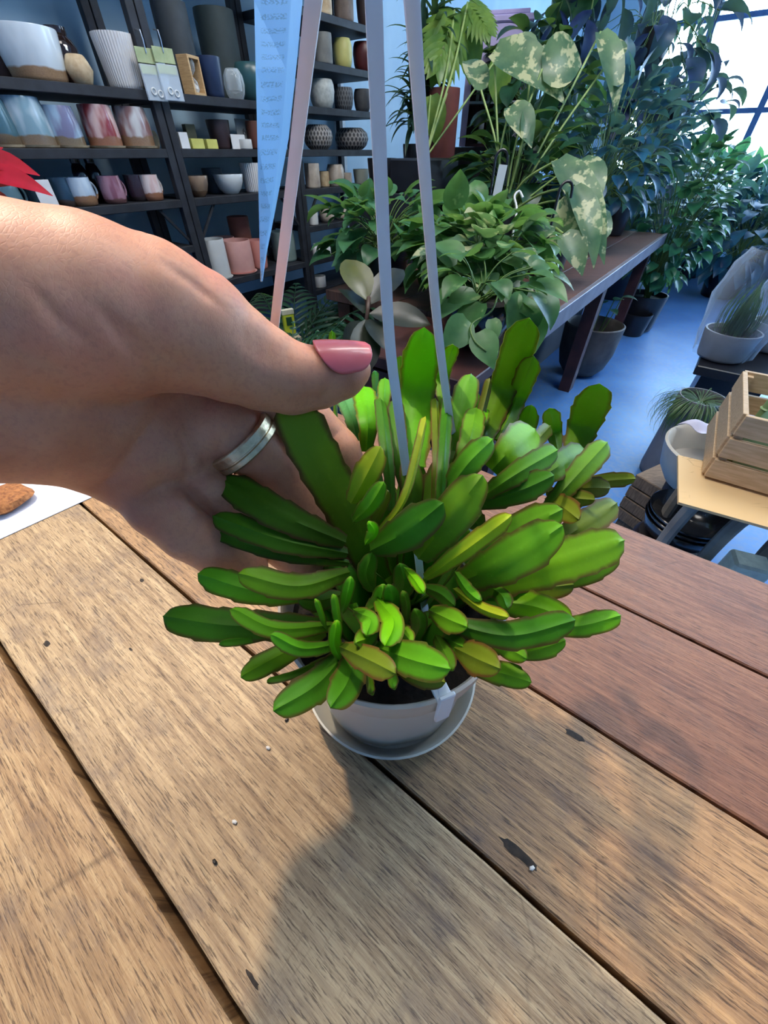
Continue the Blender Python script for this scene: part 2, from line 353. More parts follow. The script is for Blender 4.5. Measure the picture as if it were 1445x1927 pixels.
DC = Vector((PC.x, PC.y+.006, TZ+.083)); DR = (.137, .125, .106)
def dome(u, v):
    r = ray(u, v); o = CAM - DC
    A = sum((r[i]/DR[i])**2 for i in range(3)); Bq = sum(r[i]*o[i]/DR[i]**2 for i in range(3)); Cq = sum((o[i]/DR[i])**2 for i in range(3))-1
    disc = Bq*Bq - A*Cq
    tm = -Bq/A
    return tm - (math.sqrt(disc)/A if disc > 0 else 0)
def stem_mat(name, top, base, edge, tr=.3):
    m, nt, b = nodes(name); tc = N(nt, 'ShaderNodeUVMap'); s = N(nt, 'ShaderNodeSeparateXYZ'); nt.links.new(tc.outputs[0], s.inputs[0])
    v = coords(nt); oi = N(nt, 'ShaderNodeObjectInfo')
    n = noise(nt, v, 60, 4)
    along = math_(nt, 'ADD', s.outputs[1], math_(nt, 'MULTIPLY', math_(nt, 'SUBTRACT', n, .5), .7))
    col = ramp(nt, along, [(.1, base), (.75, top)])
    e = math_(nt, 'ABSOLUTE', math_(nt, 'SUBTRACT', s.outputs[0], .5))
    e = math_(nt, 'ADD', e, math_(nt, 'MULTIPLY', math_(nt, 'SUBTRACT', noise(nt, v, 110, 3), .5), .10))
    col = mix(nt, ramp(nt, e, [(.38, (0, 0, 0)), (.47, (.85, .85, .85))]), col, edge)
    col = mix(nt, ramp(nt, noise(nt, v, 420, 3), [(.6, (0, 0, 0)), (.8, (.25, .25, .25))]), col, tuple(min(1, x*1.6+.02) for x in top))
    hs = N(nt, 'ShaderNodeHueSaturation'); nt.links.new(col, hs.inputs['Color'])
    nt.links.new(math_(nt, 'ADD', .478, math_(nt, 'MULTIPLY', oi.outputs['Random'], .03)), hs.inputs['Hue'])
    nt.links.new(math_(nt, 'ADD', .85, math_(nt, 'MULTIPLY', oi.outputs['Random'], .3)), hs.inputs['Value']); col = hs.outputs[0]
    nt.links.new(col, b.inputs['Base Color']); b.inputs['Roughness'].default_value = .46; b.inputs['Specular IOR Level'].default_value = .16
    b.inputs['Subsurface Weight'].default_value = .10; b.inputs['Subsurface Radius'].default_value = (.004, .008, .002); b.inputs['Subsurface Scale'].default_value = .3
    bump(nt, b, noise(nt, v, 500, 3), .12, .0004)
    t = N(nt, 'ShaderNodeBsdfTranslucent'); nt.links.new(mix(nt, .30, col, (.42, .8, .02)), t.inputs[0])
    ms = N(nt, 'ShaderNodeMixShader'); ms.inputs[0].default_value = tr
    nt.links.new(b.outputs[0], ms.inputs[1]); nt.links.new(t.outputs[0], ms.inputs[2])
    nt.links.new(ms.outputs[0], nt.nodes['Material Output'].inputs['Surface']); return m
SM = {'g': stem_mat('fresh green stem', srgb(104, 172, 34), srgb(70, 118, 18), srgb(92, 52, 34)),
      'd': stem_mat('deep green stem', srgb(70, 130, 26), srgb(52, 96, 18), srgb(84, 48, 34)),
      'h': stem_mat('warm green stem', srgb(120, 166, 40), srgb(76, 126, 24), srgb(112, 54, 40)),
      'o': stem_mat('olive green stem', srgb(112, 132, 34), srgb(84, 104, 26), srgb(104, 52, 36)),
      'l': stem_mat('lime green stem', srgb(116, 196, 20), srgb(84, 146, 18), srgb(104, 70, 34)),
      'y': stem_mat('yellow green stem', srgb(176, 196, 40), srgb(120, 150, 26), srgb(120, 60, 34)),
      't': stem_mat('blue green stem', srgb(112, 186, 120), srgb(60, 130, 60), srgb(84, 90, 60))}
def catmull(pts, n):
    if len(pts) == 2: pts = [pts[0], (pts[0]+pts[1])/2, pts[1]]
    q = [pts[0]*2-pts[1]]+pts+[pts[-1]*2-pts[-2]]; out = []
    for i in range(len(pts)-1):
        m = n//(len(pts)-1)+1
        for k in range(m):
            t = k/m; a, b, c, d = q[i:i+4]
            out.append(.5*((2*b)+(c-a)*t+(2*a-5*b+4*c-d)*t*t+(3*b-a-3*c+d)*t**3))
    out.append(pts[-1]); return out
def stem(mat, wpx, px, zb=.03, zt=0., roll=None, Z=None, tipw=.45, basew=.45, th=.0021, seed=0, name='stem'):
    rnd = random.Random(seed)
    if Z is None:
        k = len(px)-1; Zs = [dome(*q)+zb+(zt-zb)*(i/k)**.8 for i, q in enumerate(px)]
    else: Zs = Z
    pts = [P(q[0], q[1], z) for q, z in zip(px, Zs)]
    path = catmull(pts, 30); m = len(path); roll = rnd.uniform(-22, 22) if roll is None else roll
    pm = path[m//2]; wm = wpx*depth(pm)/FPX*(.45+.55*depth(pm)/(pm-CAM).length)/max(.5, math.cos(math.radians(roll)))
    prof = 9; vs = []; uvs = []; ph = rnd.uniform(0, 6); L = sum((path[i+1]-path[i]).length for i in range(m-1)); acc = 0
    per = .0105
    for i, p in enumerate(path):
        if i: acc += (path[i]-path[i-1]).length
        s = acc/L
        t = (path[min(i+1, m-1)]-path[max(i-1, 0)]).normalized(); view = (CAM-p).normalized()
        n = (view-t*view.dot(t)).normalized(); n = Matrix.Rotation(math.radians(roll*(.4+.6*s)), 3, t) @ n
        a = n.cross(t).normalized()
        e0 = basew+(1-basew)*math.sin(min(1, s/.62)*math.pi/2)**.9; rem = (1-s)*L/(wm*1.05)
        e1 = 1 if rem >= 1 else tipw*.0+math.sqrt(max(0, 1-(1-rem)**1.8))
        wd = wm/2*e0*max(e1, .02)
        for k in range(prof):
            x = -1+2*k/(prof-1); ed = abs(x)
            sc = .07*wm*((((acc+ph+(.5*per if x > 0 else 0))/per) % 1)**1.6)*(1 if ed > .9 else 0)
            sc = min(sc, .0011)*min(1, e1*1.5)
            hh = th*(.42*(1-ed**1.6)+.06)*(.25+.75*min(1, e1*1.3)) + (.0005 if ed < .01 else 0)
            q = p+a*x*(wd+sc)+n*hh+n*(.06*wd*x*x); vs.append(tuple(q)); uvs.append((.5+x*.5, s))
        for k in range(prof-2, 0, -1):
            x = -1+2*k/(prof-1); ed = abs(x); hh = th*(.4*(1-ed**1.6)+.05)*(.25+.75*min(1, e1*1.3))
            q = p+a*x*wd-n*hh+n*(.06*wd*x*x); vs.append(tuple(q)); uvs.append((.5+x*.5, s))
    c = prof*2-2
    fs = [(i*c+k, i*c+(k+1) % c, (i+1)*c+(k+1) % c, (i+1)*c+k) for i in range(m-1) for k in range(c)]+[tuple(range(c-1, -1, -1)), tuple(range((m-1)*c, m*c))]
    mb = MB(); mb.add(vs, fs, uvs); return mb.build(name, SM[mat], plant, origin=pts[0], angle=48)
STEMS = [
 # left fan
 ('d', 62, [(648, 1020), (530, 970), (415, 902)], .03, -.004, 8), ('d', 44, [(652, 1042), (530, 1018), (400, 972)], .034, .002, 20),
 ('d', 28, [(655, 1060), (520, 1040), (372, 990)], .036, .006, 30), ('g', 50, [(655, 1078), (560, 1104), (448, 1080)], .02, .0, 10),
 ('g', 52, [(600, 1120), (480, 1112), (372, 1080)], .03, .008, 5), ('d', 64, [(600, 1175), (440, 1178), (307, 1160)], .026, .0, 5),
 ('d', 15, [(560, 1180), (480, 1202), (412, 1213)], .028, .006, 40), ('g', 32, [(630, 1178), (520, 1186), (432, 1148)], .018, -.006, 30),
 ('g', 30, [(640, 1212), (570, 1222), (508, 1195)], .018, .0, 15), ('g', 44, [(610, 1190), (520, 1238), (453, 1275)], .026, .004, 12),
 ('d', 12, [(610, 1240), (560, 1268), (502, 1284)], .02, .006, 50), ('d', 62, [(660, 1215), (600, 1285), (514, 1338)], .024, .0, 0),
 ('d', 62, [(668, 1225), (655, 1280), (622, 1332)], .020, -.002, 0), ('o', 50, [(646, 1220), (690, 1240), (745, 1268)], .004, -.012, 0),
 ('d', 20, [(705, 1232), (735, 1270), (742, 1296)], .014, .0, 10), ('d', 16, [(690, 1250), (697, 1290), (700, 1305)], .02, .006, 10),
 ('g', 66, [(712, 1218), (775, 1240), (848, 1258)], .006, -.014, 10), ('o', 40, [(735, 1240), (780, 1268), (838, 1284)], .012, -.006, 0),
 ('l', 44, [(712, 1130), (738, 1170), (724, 1216)], .012, -.006, -10), ('g', 36, [(670, 1150), (695, 1168), (690, 1196)], .014, -.002, 0),
 ('l', 24, [(640, 1240), (630, 1210), (634, 1168)], .018, -.002, 0), ('g', 16, [(640, 1190), (634, 1160), (627, 1118)], .014, .0, 10),
 ('g', 12, [(612, 1180), (604, 1156), (594, 1128)], .014, .0, 10), ('g', 22, [(645, 1150), (652, 1120), (660, 1085)], .016, .002, 10),
 ('d', 34, [(722, 1160), (738, 1130), (730, 1100)], .018, .004, 0), ('d', 18, [(762, 1176), (764, 1146), (758, 1112)], .018, .004, 10),
 ('l', 22, [(765, 1072), (782, 1092), (798, 1116)], .012, .0, 10), ('d', 32, [(778, 1208), (788, 1176), (780, 1146)], .022, .008, 5),
 ('g', 32, [(745, 1175), (762, 1194), (776, 1210)], .018, .002, 0), ('g', 40, [(706, 1176), (688, 1200), (668, 1210)], .012, -.004, 0),
 ('d', 40, [(640, 1120), (600, 1130), (560, 1128)], .03, .012, 0), ('d', 34, [(700, 1110), (690, 1080), (700, 1040)], .03, .012, 0),
 # low right
 ('d', 56, [(845, 1172), (960, 1195), (1082, 1166)], .008, -.006, 8), ('l', 56, [(905, 1130), (1000, 1140), (1078, 1168)], .022, .004, 0),
 ('g', 44, [(1000, 1180), (1090, 1178), (1168, 1158)], .034, .014, 0), ('g', 42, [(960, 1230), (1010, 1222), (1064, 1204)], .026, .010, 5),
 ('o', 62, [(862, 1222), (900, 1240), (942, 1258)], .006, -.012, 5), ('g', 46, [(880, 1256), (940, 1266), (1000, 1284)], .022, .004, 0),
 ('g', 42, [(925, 1205), (960, 1222), (992, 1240)], .020, .004, 0), ('g', 50, [(812, 1150), (850, 1168), (880, 1180)], .014, .0, 0),
 ('d', 34, [(840, 1202), (860, 1212), (880, 1222)], .014, .002, 0), ('d', 32, [(822, 1200), (838, 1230), (852, 1262)], .016, .002, 5),
 ('y', 22, [(858, 1110), (905, 1142), (958, 1160)], .014, -.004, 20), ('d', 30, [(925, 1105), (945, 1122), (956, 1146)], .02, .004, 5),
 ('d', 30, [(800, 1105), (830, 1118), (856, 1140)], .026, .012, 5), ('g', 22, [(860, 1080), (880, 1108), (905, 1130)], .018, .002, 20),
 # right fan
 ('l', 84, [(880, 1112), (1010, 1072), (1174, 1016)], .020, .002, 6), ('g', 48, [(1020, 1100), (1090, 1082), (1164, 1042)], .034, .014, 10),
 ('g', 84, [(865, 1096), (960, 1052), (1058, 988)], .020, -.010, 6), ('g', 66, [(870, 1050), (960, 1005), (1058, 958)], .036, .010, 6),
 ('o', 54, [(1000, 1050), (1080, 1000), (1160, 946)], .044, .022, 6), ('o', 52, [(980, 1100), (1030, 1104), (1080, 1100)], .036, .020, 0),
 ('y', 36, [(802, 1086), (880, 1030), (962, 968)], .014, -.016, 15), ('g', 78, [(790, 1048), (850, 970), (908, 894)], .010, -.022, 0),
 ('d', 70, [(702, 1034), (765, 1000), (834, 946)], .014, -.014, 0), ('g', 46, [(905, 936), (970, 892), (1048, 846)], .022, -.006, 12),
 ('d', 52, [(895, 950), (980, 922), (1042, 894)], .026, .002, 5), ('g', 56, [(985, 920), (1040, 884), (1100, 846)], .034, .006, 5),
 ('g', 48, [(1030, 955), (1080, 900), (1142, 832)], .036, .004, 8), ('g', 62, [(1070, 870), (1098, 800), (1128, 722)], .040, .010, 5),
 ('o', 30, [(1060, 920), (1130, 906), (1196, 900)], .050, .020, 5), ('o', 42, [(1050, 925), (1100, 918), (1148, 918)], .046, .018, 5),
 ('o', 36, [(1030, 925), (1075, 936), (1120, 940)], .044, .018, 5), ('o', 48, [(1030, 940), (1060, 955), (1090, 978)], .040, .014, 5),
 ('l', 78, [(925, 885), (960, 848), (1006, 808)], .012, -.010, 0), ('o', 30, [(965, 880), (1000, 840), (1034, 802)], .024, .004, 10),
 ('g', 50, [(838, 930), (880, 872), (926, 826)], .018, -.006, 10), ('g', 54, [(900, 850), (945, 735), (996, 598)], .040, .004, 0),
 ('g', 38, [(938, 830), (972, 750), (1004, 670)], .040, .006, 0), ('l', 40, [(975, 830), (990, 800), (1000, 762)], .044, .016, 0),
 ('g', 32, [(1050, 850), (1042, 810), (1034, 768)], .048, .018, 0), ('g', 44, [(850, 900), (880, 840), (896, 768)], .034, .006, 0),
 ('g', 48, [(850, 850), (866, 780), (886, 704)], .040, .008, 0), ('l', 26, [(888, 800), (888, 770), (896, 738)], .036, .002, 0),
 ('o', 16, [(888, 830), (904, 780), (920, 712)], .034, .002, 30), ('l', 22, [(895, 820), (905, 795), (912, 768)], .036, .006, 0),
 ('l', 66, [(782, 880), (784, 750), (798, 616)], .034, .0, 0), ('d', 26, [(822, 1000), (834, 860), (842, 740)], .022, .002, 20),
 ('l', 28, [(840, 790), (832, 710), (852, 648)], .024, -.006, 15), ('o', 20, [(815, 960), (822, 860), (818, 750)], .030, .008, 30),
 ('d', 34, [(768, 950), (752, 850), (744, 752)], .040, .014, 10), ('d', 44, [(775, 990), (775, 920), (770, 860)], .036, .018, 10),
 ('l', 46, [(690, 850), (692, 790), (684, 728)], .036, .004, 0), ('t', 34, [(672, 830), (660, 780), (640, 732)], .040, .010, 0),
 ('g', 26, [(722, 800), (722, 760), (724, 712)], .034, .008, 0), ('t', 13, [(708, 780), (707, 740), (705, 698)], .036, .006, 10),
 ('g', 22, [(748, 760), (750, 715), (754, 670)], .046, .016, 0), ('d', 26, [(738, 960), (728, 860), (714, 750)], .028, .004, 25),
 ('y', 50, [(662, 944), (690, 892), (716, 840)], .008, -.014, 5), ('g', 34, [(668, 978), (695, 950), (722, 906)], .014, -.008, 10),
 ('o', 22, [(700, 990), (718, 950), (728, 922)], .018, -.002, 15), ('y', 16, [(712, 1000), (762, 930), (798, 785)], .010, -.018, 35),
 ('g', 12, [(632, 790), (628, 700), (624, 622)], .040, .016, 10),
 ('d', 40, [(745, 1130), (760, 1100), (752, 1060)], .034, .016, 0), ('g', 30, [(690, 1150), (712, 1130), (722, 1100)], .026, .006, 10), ('o', 30, [(800, 1240), (812, 1262), (806, 1290)], .024, .008, 0), ('l', 22, [(690, 1020), (702, 1000), (694, 982)], .010, -.004, 5),
 ('d', 60, [(800, 960), (830, 900), (860, 850)], .044, .030, 0), ('d', 60, [(900, 990), (870, 940), (900, 900)], .044, .030, 0)]
for i, (m, wp, px, zb, zt, rl) in enumerate(STEMS): stem(m, wp, px, zb, zt, rl, seed=i)
INNER = MB(); rnd = random.Random(99)
for i in range(64):
    a = rnd.uniform(0, 6.283); e = rnd.uniform(.3, 1.35) if math.sin(a) > .1 else rnd.uniform(.95, 1.35); L = rnd.uniform(.035, .055) if e < .8 else rnd.uniform(.045, .075)
    b = PC+Vector((math.cos(a)*rnd.uniform(0, .038), math.sin(a)*rnd.uniform(0, .038), .084))
    d = Vector((math.cos(a)*math.cos(e), math.sin(a)*math.cos(e), math.sin(e))); m_ = b+d*L*.55; q = b+d*L+Vector((0, 0, .006))
    sd = d.cross(Vector((rnd.uniform(-.4, .4), rnd.uniform(-.4, .4), 1))).normalized(); nn = sd.cross(d).normalized(); wd = rnd.uniform(.0045, .008); vs = []; uvs = []
    n_ = 9
    for k in range(n_):
        s_ = k/(n_-1); p = b*(1-s_)**2+m_*2*s_*(1-s_)+q*s_*s_; ww = wd*(.35+.65*math.sin(min(1, s_/.6)*1.57))*math.sqrt(max(.02, 1-max(0, (s_-.7)/.3)**2))
        for (x, h_) in ((-1, 0), (-.4, .0007), (0, .0011), (.4, .0007), (1, 0), (0, -.0008)): vs.append(tuple(p+sd*x*ww+nn*h_)); uvs.append((.5+x*.5, s_))
    INNER.add(vs, [(k*6+j, k*6+(j+1) % 6, k*6+6+(j+1) % 6, k*6+6+j) for k in range(n_-1) for j in range(6)], uvs)
o = INNER.build('inner_stems', SM['d'], plant, origin=PC, angle=48); o['kind'] = 'stuff'
HELD = stem('h', 84, [(712, 1092), (664, 985), (612, 890), (566, 800), (538, 735)], roll=6, Z=[.188, .160, .145, .136, .133], basew=.8, seed=77, th=.0036)
HELD['label'] = 'long green stem held between thumb and fingers'
# straps
strm = plain('milky plastic strap', srgb(226, 232, 238), srgb(216, 224, 232), 10, .45)
def strap(px, wd=.0034):
    pts = catmull([P(*q) for q in px], 48); mb = MB()
    mb.tube(pts, .001, 8, True, flat=(wd, .0011, (0.15, -1, .45))); return mb
b1 = PZ(834, 1308, TZ+.1)
m1 = strap([(834, 1308, depth(b1)-.001), (800, 1150, .170), (786, 1040, .164), (772, 945, .155), (752, 790, .1365), (733, 640, .118), (716, 330, .0905), (703, 0, .0705), (700, -120, .0660)])
M0 = P(834, 1330, depth(PZ(834, 1330, TZ+.072)))
mb = m1; th0 = math.atan2(b1.y-PC.y, b1.x-PC.x); er = Vector((math.cos(th0), math.sin(th0), 0)); et = Vector((-er.y, er.x, 0))
cc = PC+er*.0572+Vector((0, 0, .091)); mb.M = Matrix(((et.x, er.x, 0, cc.x), (et.y, er.y, 0, cc.y), (0, 0, 1, cc.z), (0, 0, 0, 1)))
mb.box(0, .0012, .002, .0072, .0020, .024, .0006); mb.box(0, -.002, .0085, .0072, .008, .0018, .0005)
mb.build('strap', strm, plant)
strap([(905, 1130, .205), (868, 900, .188), (845, 780, .172), (822, 600, .140), (797, 300, .100), (775, 0, .0745), (768, -120, .0680)]).build('strap', strm, plant)
strap([(545, 1112, .2), (528, 900, .185), (512, 690, .160), (517, 610, .146), (556, 290, .1), (590, 0, .0735), (604, -120, .0675)]).build('strap', strm, plant)
mb = MB(); ap = P(690, -130, .0665); mb.tube([P(600, -118, .0672), P(690, -150, .0668), P(768, -118, .0676)], .0022, 10)
mb.tube([ap+Vector((0, 0, 0)), ap+Vector((0, 0, .02)), ap+Vector((.006, 0, .032)), ap+Vector((0, 0, .044)), ap+Vector((-.009, 0, .038))], .0016, 8)
mb.build('hook', strm, plant)
# care tag
def tag_mat():
    m, nt, b = nodes('pale blue printed card'); tc = N(nt, 'ShaderNodeUVMap'); s = N(nt, 'ShaderNodeSeparateXYZ'); nt.links.new(tc.outputs[0], s.inputs[0])
    mp = N(nt, 'ShaderNodeMapping'); mp.inputs['Scale'].default_value = (1, 1, 1); nt.links.new(tc.outputs[0], mp.inputs[0])
    wv = math_(nt, 'SINE', math_(nt, 'MULTIPLY', s.outputs[1], 150)); 
    mp2 = N(nt, 'ShaderNodeMapping'); mp2.inputs['Scale'].default_value = (9, 90, 1); nt.links.new(tc.outputs[0], mp2.inputs[0])
    n = noise(nt, mp2.outputs[0], 2.2, 4)
    f = math_(nt, 'MULTIPLY', ramp(nt, wv, [(.1, (0, 0, 0)), (.5, (1, 1, 1))]), ramp(nt, n, [(.47, (0, 0, 0)), (.56, (.55, .55, .55))]))
    inside = ramp(nt, s.outputs[0], [(.12, (0, 0, 0)), (.16, (1, 1, 1))]); inside2 = ramp(nt, s.outputs[0], [(.68, (1, 1, 1)), (.72, (0, 0, 0))])
    f = math_(nt, 'MULTIPLY', math_(nt, 'MULTIPLY', f, inside), inside2)
    nt.links.new(mix(nt, f, srgb(140, 196, 240), srgb(70, 110, 150)), b.inputs['Base Color']); b.inputs['Roughness'].default_value = .5
    return m
mb = MB(); rows = [(-80, 474, 576, .084, .094), (0, 478, 568, .087, .098), (130, 481, 556, .094, .106), (260, 484, 542, .103, .115), (400, 487, 516, .116, .122), (480, 489, 500, .124, .127), (530, 490, 493, .130, .131)]
vs = []; uvs = []
for (v, u0, u1, za, zb) in rows:
    um = u0+(u1-u0)*.76; t = (v+80)/610
    for (uu, zz, x) in ((u0, za, 0), (um, za+(zb-za)*.76-.001, .76), (u1, zb+.001, 1)):
        p = P(uu, v, zz); vs.append(tuple(p)); uvs.append((x, t)); 
k = len(vs); off = Vector((.25, .95, -.2)).normalized()*.0004
vs += [tuple(Vector(v)+off) for v in vs]; uvs += uvs
fs = []; R = len(rows)
for i in range(R-1):
    for j in range(2):
        a = i*3+j; fs += [(a, a+3, a+4, a+1), (k+a, k+a+1, k+a+4, k+a+3)]
    fs += [(i*3, k+i*3, k+i*3+3, i*3+3), (i*3+2, i*3+5, k+i*3+5, k+i*3+2)]
mb.add(vs, fs, uvs); tag(mb.build('plant_tag', tag_mat(), smooth=False), 'pale blue pointed care tag hanging beside the left strap', 'tag')
# ------------------------------------------------------------------ the hand (one continuous skin grown from a distance field)
def build_hand():
    def C(u, v, Z, rpx, k=1.0): p = P(u, v, Z); return (np.array(p, dtype=np.float32), rpx*Z/FPX)
    def chain(*a): return [C(*q) for q in a]
    thumb = chain((-60, 590, .088, 185), (60, 588, .093, 172), (180, 590, .101, 158), (290, 600, .108, 132), (370, 628, .114, 112), (430, 662, .119, 92), (490, 692, .124, 78), (545, 712, .128, 66), (600, 712, .1315, 55), (645, 704, .134, 44), (664, 696, .135, 34))
    thumb2 = chain((560, 716, .130, 56), (625, 706, .134, 46))
    web = chain((150, 520, .112, 95), (270, 528, .122, 76), (370, 560, .130, 52), (430, 600, .136, 36))
    heel = chain((-60, 745, .097, 165), (60, 755, .106, 154), (170, 795, .119, 128), (250, 850, .129, 100))
    palm = chain((60, 690, .112, 120), (200, 720, .130, 126), (330, 775, .142, 92), (420, 810, .148, 62))
    palm2 = chain((240, 835, .132, 92), (350, 858, .141, 66))
    palm3 = chain((380, 740, .146, 84), (500, 760, .154, 56))
    pinky = chain((250, 892, .129, 62), (300, 955, .131, 55), (356, 1003, .136, 51), (412, 1038, .142, 46), (455, 1058, .148, 40), (474, 1066, .151, 30))
    ring = chain((340, 868, .139, 52), (392, 918, .142, 48), (450, 966, .150, 45), (510, 1010, .159, 42), (560, 1050, .166, 38), (580, 1066, .169, 28))
    mid = chain((420, 800, .139, 62), (462, 836, .144, 55), (520, 892, .154, 51), (580, 965, .166, 47), (625, 1020, .175, 42), (640, 1040, .178, 30))
    index = chain((520, 755, .150, 56), (575, 800, .158, 54), (628, 852, .164, 50), (652, 905, .171, 46), (655, 960, .178, 42), (650, 990, .181, 30))
    def caps(p, ch):
        d = None
        for (a, ra), (b, rb) in zip(ch[:-1], ch[1:]):
            ab = b-a; l = float(ab@ab); t = np.clip(((p-a)@ab)/l, 0, 1)
            q = np.sqrt(((p-a-t[..., None]*ab)**2).sum(-1)) - (ra+(rb-ra)*t)
            d = q if d is None else smin(d, q, .0012)
        return d
    def smin(a, b, k):
        h = np.clip(k-np.abs(a-b), 0, None)/k; return np.minimum(a, b)-h*h*k*.25
    def base(p):
        th = smin(caps(p, thumb), caps(p, thumb2), .002)
        body = smin(caps(p, heel), caps(p, palm), .012); body = smin(body, caps(p, palm2), .010); body = smin(body, caps(p, palm3), .010)
        f = caps(p, index)
        for c_ in (mid, ring, pinky): f = smin(f, caps(p, c_), .0006)
        body = smin(body, f, .0032)
        d = smin(body, caps(p, web), .008)
        return smin(d, th, .0026)
    def march(u, v):
        r = np.array(ray(u, v), dtype=np.float32); ln = float(np.linalg.norm(r)); t = .05
        for _ in range(60):
            d = float(base((np.array(CAM, dtype=np.float32)+r*t)[None])[0])
            if d < 2e-5: return np.array(CAM, dtype=np.float32)+r*t
            t += d/ln*.95
            if t > .3: return None
        return np.array(CAM, dtype=np.float32)+r*t
    # skin folds: (depth, polyline in the view)
    creases = [(.0014, [(300, 912), (350, 915), (400, 968), (440, 1004)]), (.0014, [(392, 880), (432, 888), (480, 926), (530, 966)]), (.0014, [(520, 796), (570, 846), (610, 910), (636, 960)]),
      (.0016, [(300, 775), (250, 850), (212, 900), (178, 918)]), (.0012, [(352, 752), (300, 790), (262, 840)]),
      (.0015, [(440, 875), (400, 885), (352, 905), (310, 912), (262, 938)]), (.0008, [(400, 885), (372, 850), (345, 790)]),
      (.0007, [(330, 800), (356, 860), (350, 905)]), (.0006, [(470, 800), (420, 830), (400, 880)]),
      (.0009, [(345, 915), (375, 945), (405, 978)]),
      (.0006, [(560, 880), (530, 905), (500, 940)]), (.0005, [(566, 892), (540, 915), (510, 948)]),
      (.0006, [(375, 975), (345, 1010), (330, 1030)]), (.0005, [(435, 925), (415, 950), (400, 975)]),
      (.0005, [(650, 880), (620, 895), (600, 915)]), (.0006, [(640, 812), (612, 826), (596, 846)]),
      (.0006, [(190, 585), (230, 640), (280, 695), (330, 720)]), (.0006, [(200, 590), (246, 632), (300, 668), (350, 690)]),
      (.00045, [(60, 540), (110, 600), (170, 650)]), (.0004, [(20, 640), (80, 680), (150, 700)]),
      (.00045, [(480, 622), (476, 650), (486, 676)]), (.0005, [(496, 628), (490, 655), (500, 684)]), (.0005, [(510, 634), (506, 660), (514, 690)]), (.00045, [(526, 642), (524, 664), (532, 690)]), (.0004, [(541, 648), (540, 668), (546, 690)]), (.00035, [(463, 618), (460, 640), (466, 664)]),
      (.0004, [(620, 742), (580, 760), (540, 762)]), (.00035, [(640, 728), (600, 748), (560, 752)]),
      (.0005, [(300, 490), (360, 530), (420, 580)])]
    lines = []
    for dep, pl in creases:
        pts = []
        for (a, b) in zip(pl[:-1], pl[1:]):
            for k in range(5): t = k/5; pts.append(march(a[0]+(b[0]-a[0])*t, a[1]+(b[1]-a[1])*t))
        pts.append(march(*pl[-1])); pts = [q for q in pts if q is not None]
        if len(pts) > 1: lines.append((dep, pts))
    vx = .0010
    allc = [q for c_ in (thumb, web, heel, palm, palm2, palm3, pinky, ring, mid, index) for q in c_]
    lo = np.min([c_-r for c_, r in allc], 0)-.004; hi = np.max([c_+r for c_, r in allc], 0)+.004
    n = np.ceil((hi-lo)/vx).astype(int)+1
    F = np.empty(tuple(n), dtype=np.float32)
    ys, zs = np.meshgrid(lo[1]+np.arange(n[1])*vx, lo[2]+np.arange(n[2])*vx, indexing='ij')
    for i in range(n[0]):
        p = np.stack([np.full_like(ys, lo[0]+i*vx), ys, zs], -1).astype(np.float32); F[i] = base(p)
    # carve the folds locally
    for dep, pts in lines:
        pts = np.array(pts); R = .0035; m = len(pts)
        a0 = np.maximum(((pts.min(0)-R-lo)/vx).astype(int), 0); a1 = np.minimum(((pts.max(0)+R-lo)/vx).astype(int)+2, n)
        g = np.stack(np.meshgrid(*[lo[k]+np.arange(a0[k], a1[k])*vx for k in range(3)], indexing='ij'), -1)
        d = np.full(g.shape[:3], 9., dtype=np.float32)
        for j, (a, b) in enumerate(zip(pts[:-1], pts[1:])):
            ab = b-a; t = np.clip(((g-a)@ab)/max(float(ab@ab), 1e-12), 0, 1)
            e = min(1, .25+min(j, m-2-j)*.3)
            q = np.sqrt(((g-a-t[..., None]*ab)**2).sum(-1)); d = np.minimum(d, q+(1-e)*.0012)
        sl = tuple(slice(a0[k], a1[k]) for k in range(3))
        F[sl] += dep*1.5*np.exp(-(d/.0010)**2) + dep*.45*np.exp(-(d/.0026)**2)
    # surface nets
    I = F < 0; nx, ny, nz = n
    S = np.zeros((nx-1, ny-1, nz-1, 3), dtype=np.float32); Cn = np.zeros((nx-1, ny-1, nz-1), dtype=np.float32)
    corner = [(i, j, k) for i in (0, 1) for j in (0, 1) for k in (0, 1)]
    def sub(A, c_): return A[c_[0]:nx-1+c_[0], c_[1]:ny-1+c_[1], c_[2]:nz-1+c_[2]]
    for a in corner:
        for ax in range(3):
            if a[ax]: continue
            b = list(a); b[ax] = 1; b = tuple(b)
            fa, fb = sub(F, a), sub(F, b); cr = (fa < 0) != (fb < 0); t = np.where(cr, fa/np.where(cr, fa-fb, 1), 0)
            for k in range(3): S[..., k] += np.where(cr, a[k]+(t if k == ax else 0), 0)
            Cn += cr
    act = Cn > 0; idx = -np.ones(act.shape, dtype=np.int64); idx[act] = np.arange(act.sum())
    w_ = np.argwhere(act); V = lo+(w_+S[act]/Cn[act][:, None])*vx
    faces = []
    for ax in range(3):
        o1, o2 = [(1, 2), (2, 0), (0, 1)][ax]
        A = I; sl0 = [slice(None)]*3; sl1 = [slice(None)]*3; sl0[ax] = slice(0, -1); sl1[ax] = slice(1, None)
        ch = A[tuple(sl0)] != A[tuple(sl1)]; e = np.argwhere(ch); ins = A[tuple(sl0)][ch]
        ok = (e[:, o1] > 0) & (e[:, o2] > 0) & (e[:, o1] < n[o1]-1) & (e[:, o2] < n[o2]-1); e = e[ok]; ins = ins[ok]
        d1 = np.zeros(3, int); d1[o1] = 1; d2 = np.zeros(3, int); d2[o2] = 1
        q = [idx[tuple((e-x).T)] for x in (d1*0, d1, d1+d2, d2)]
        Q = np.stack(q, 1); Q[~ins] = Q[~ins][:, ::-1]; faces.append(Q)
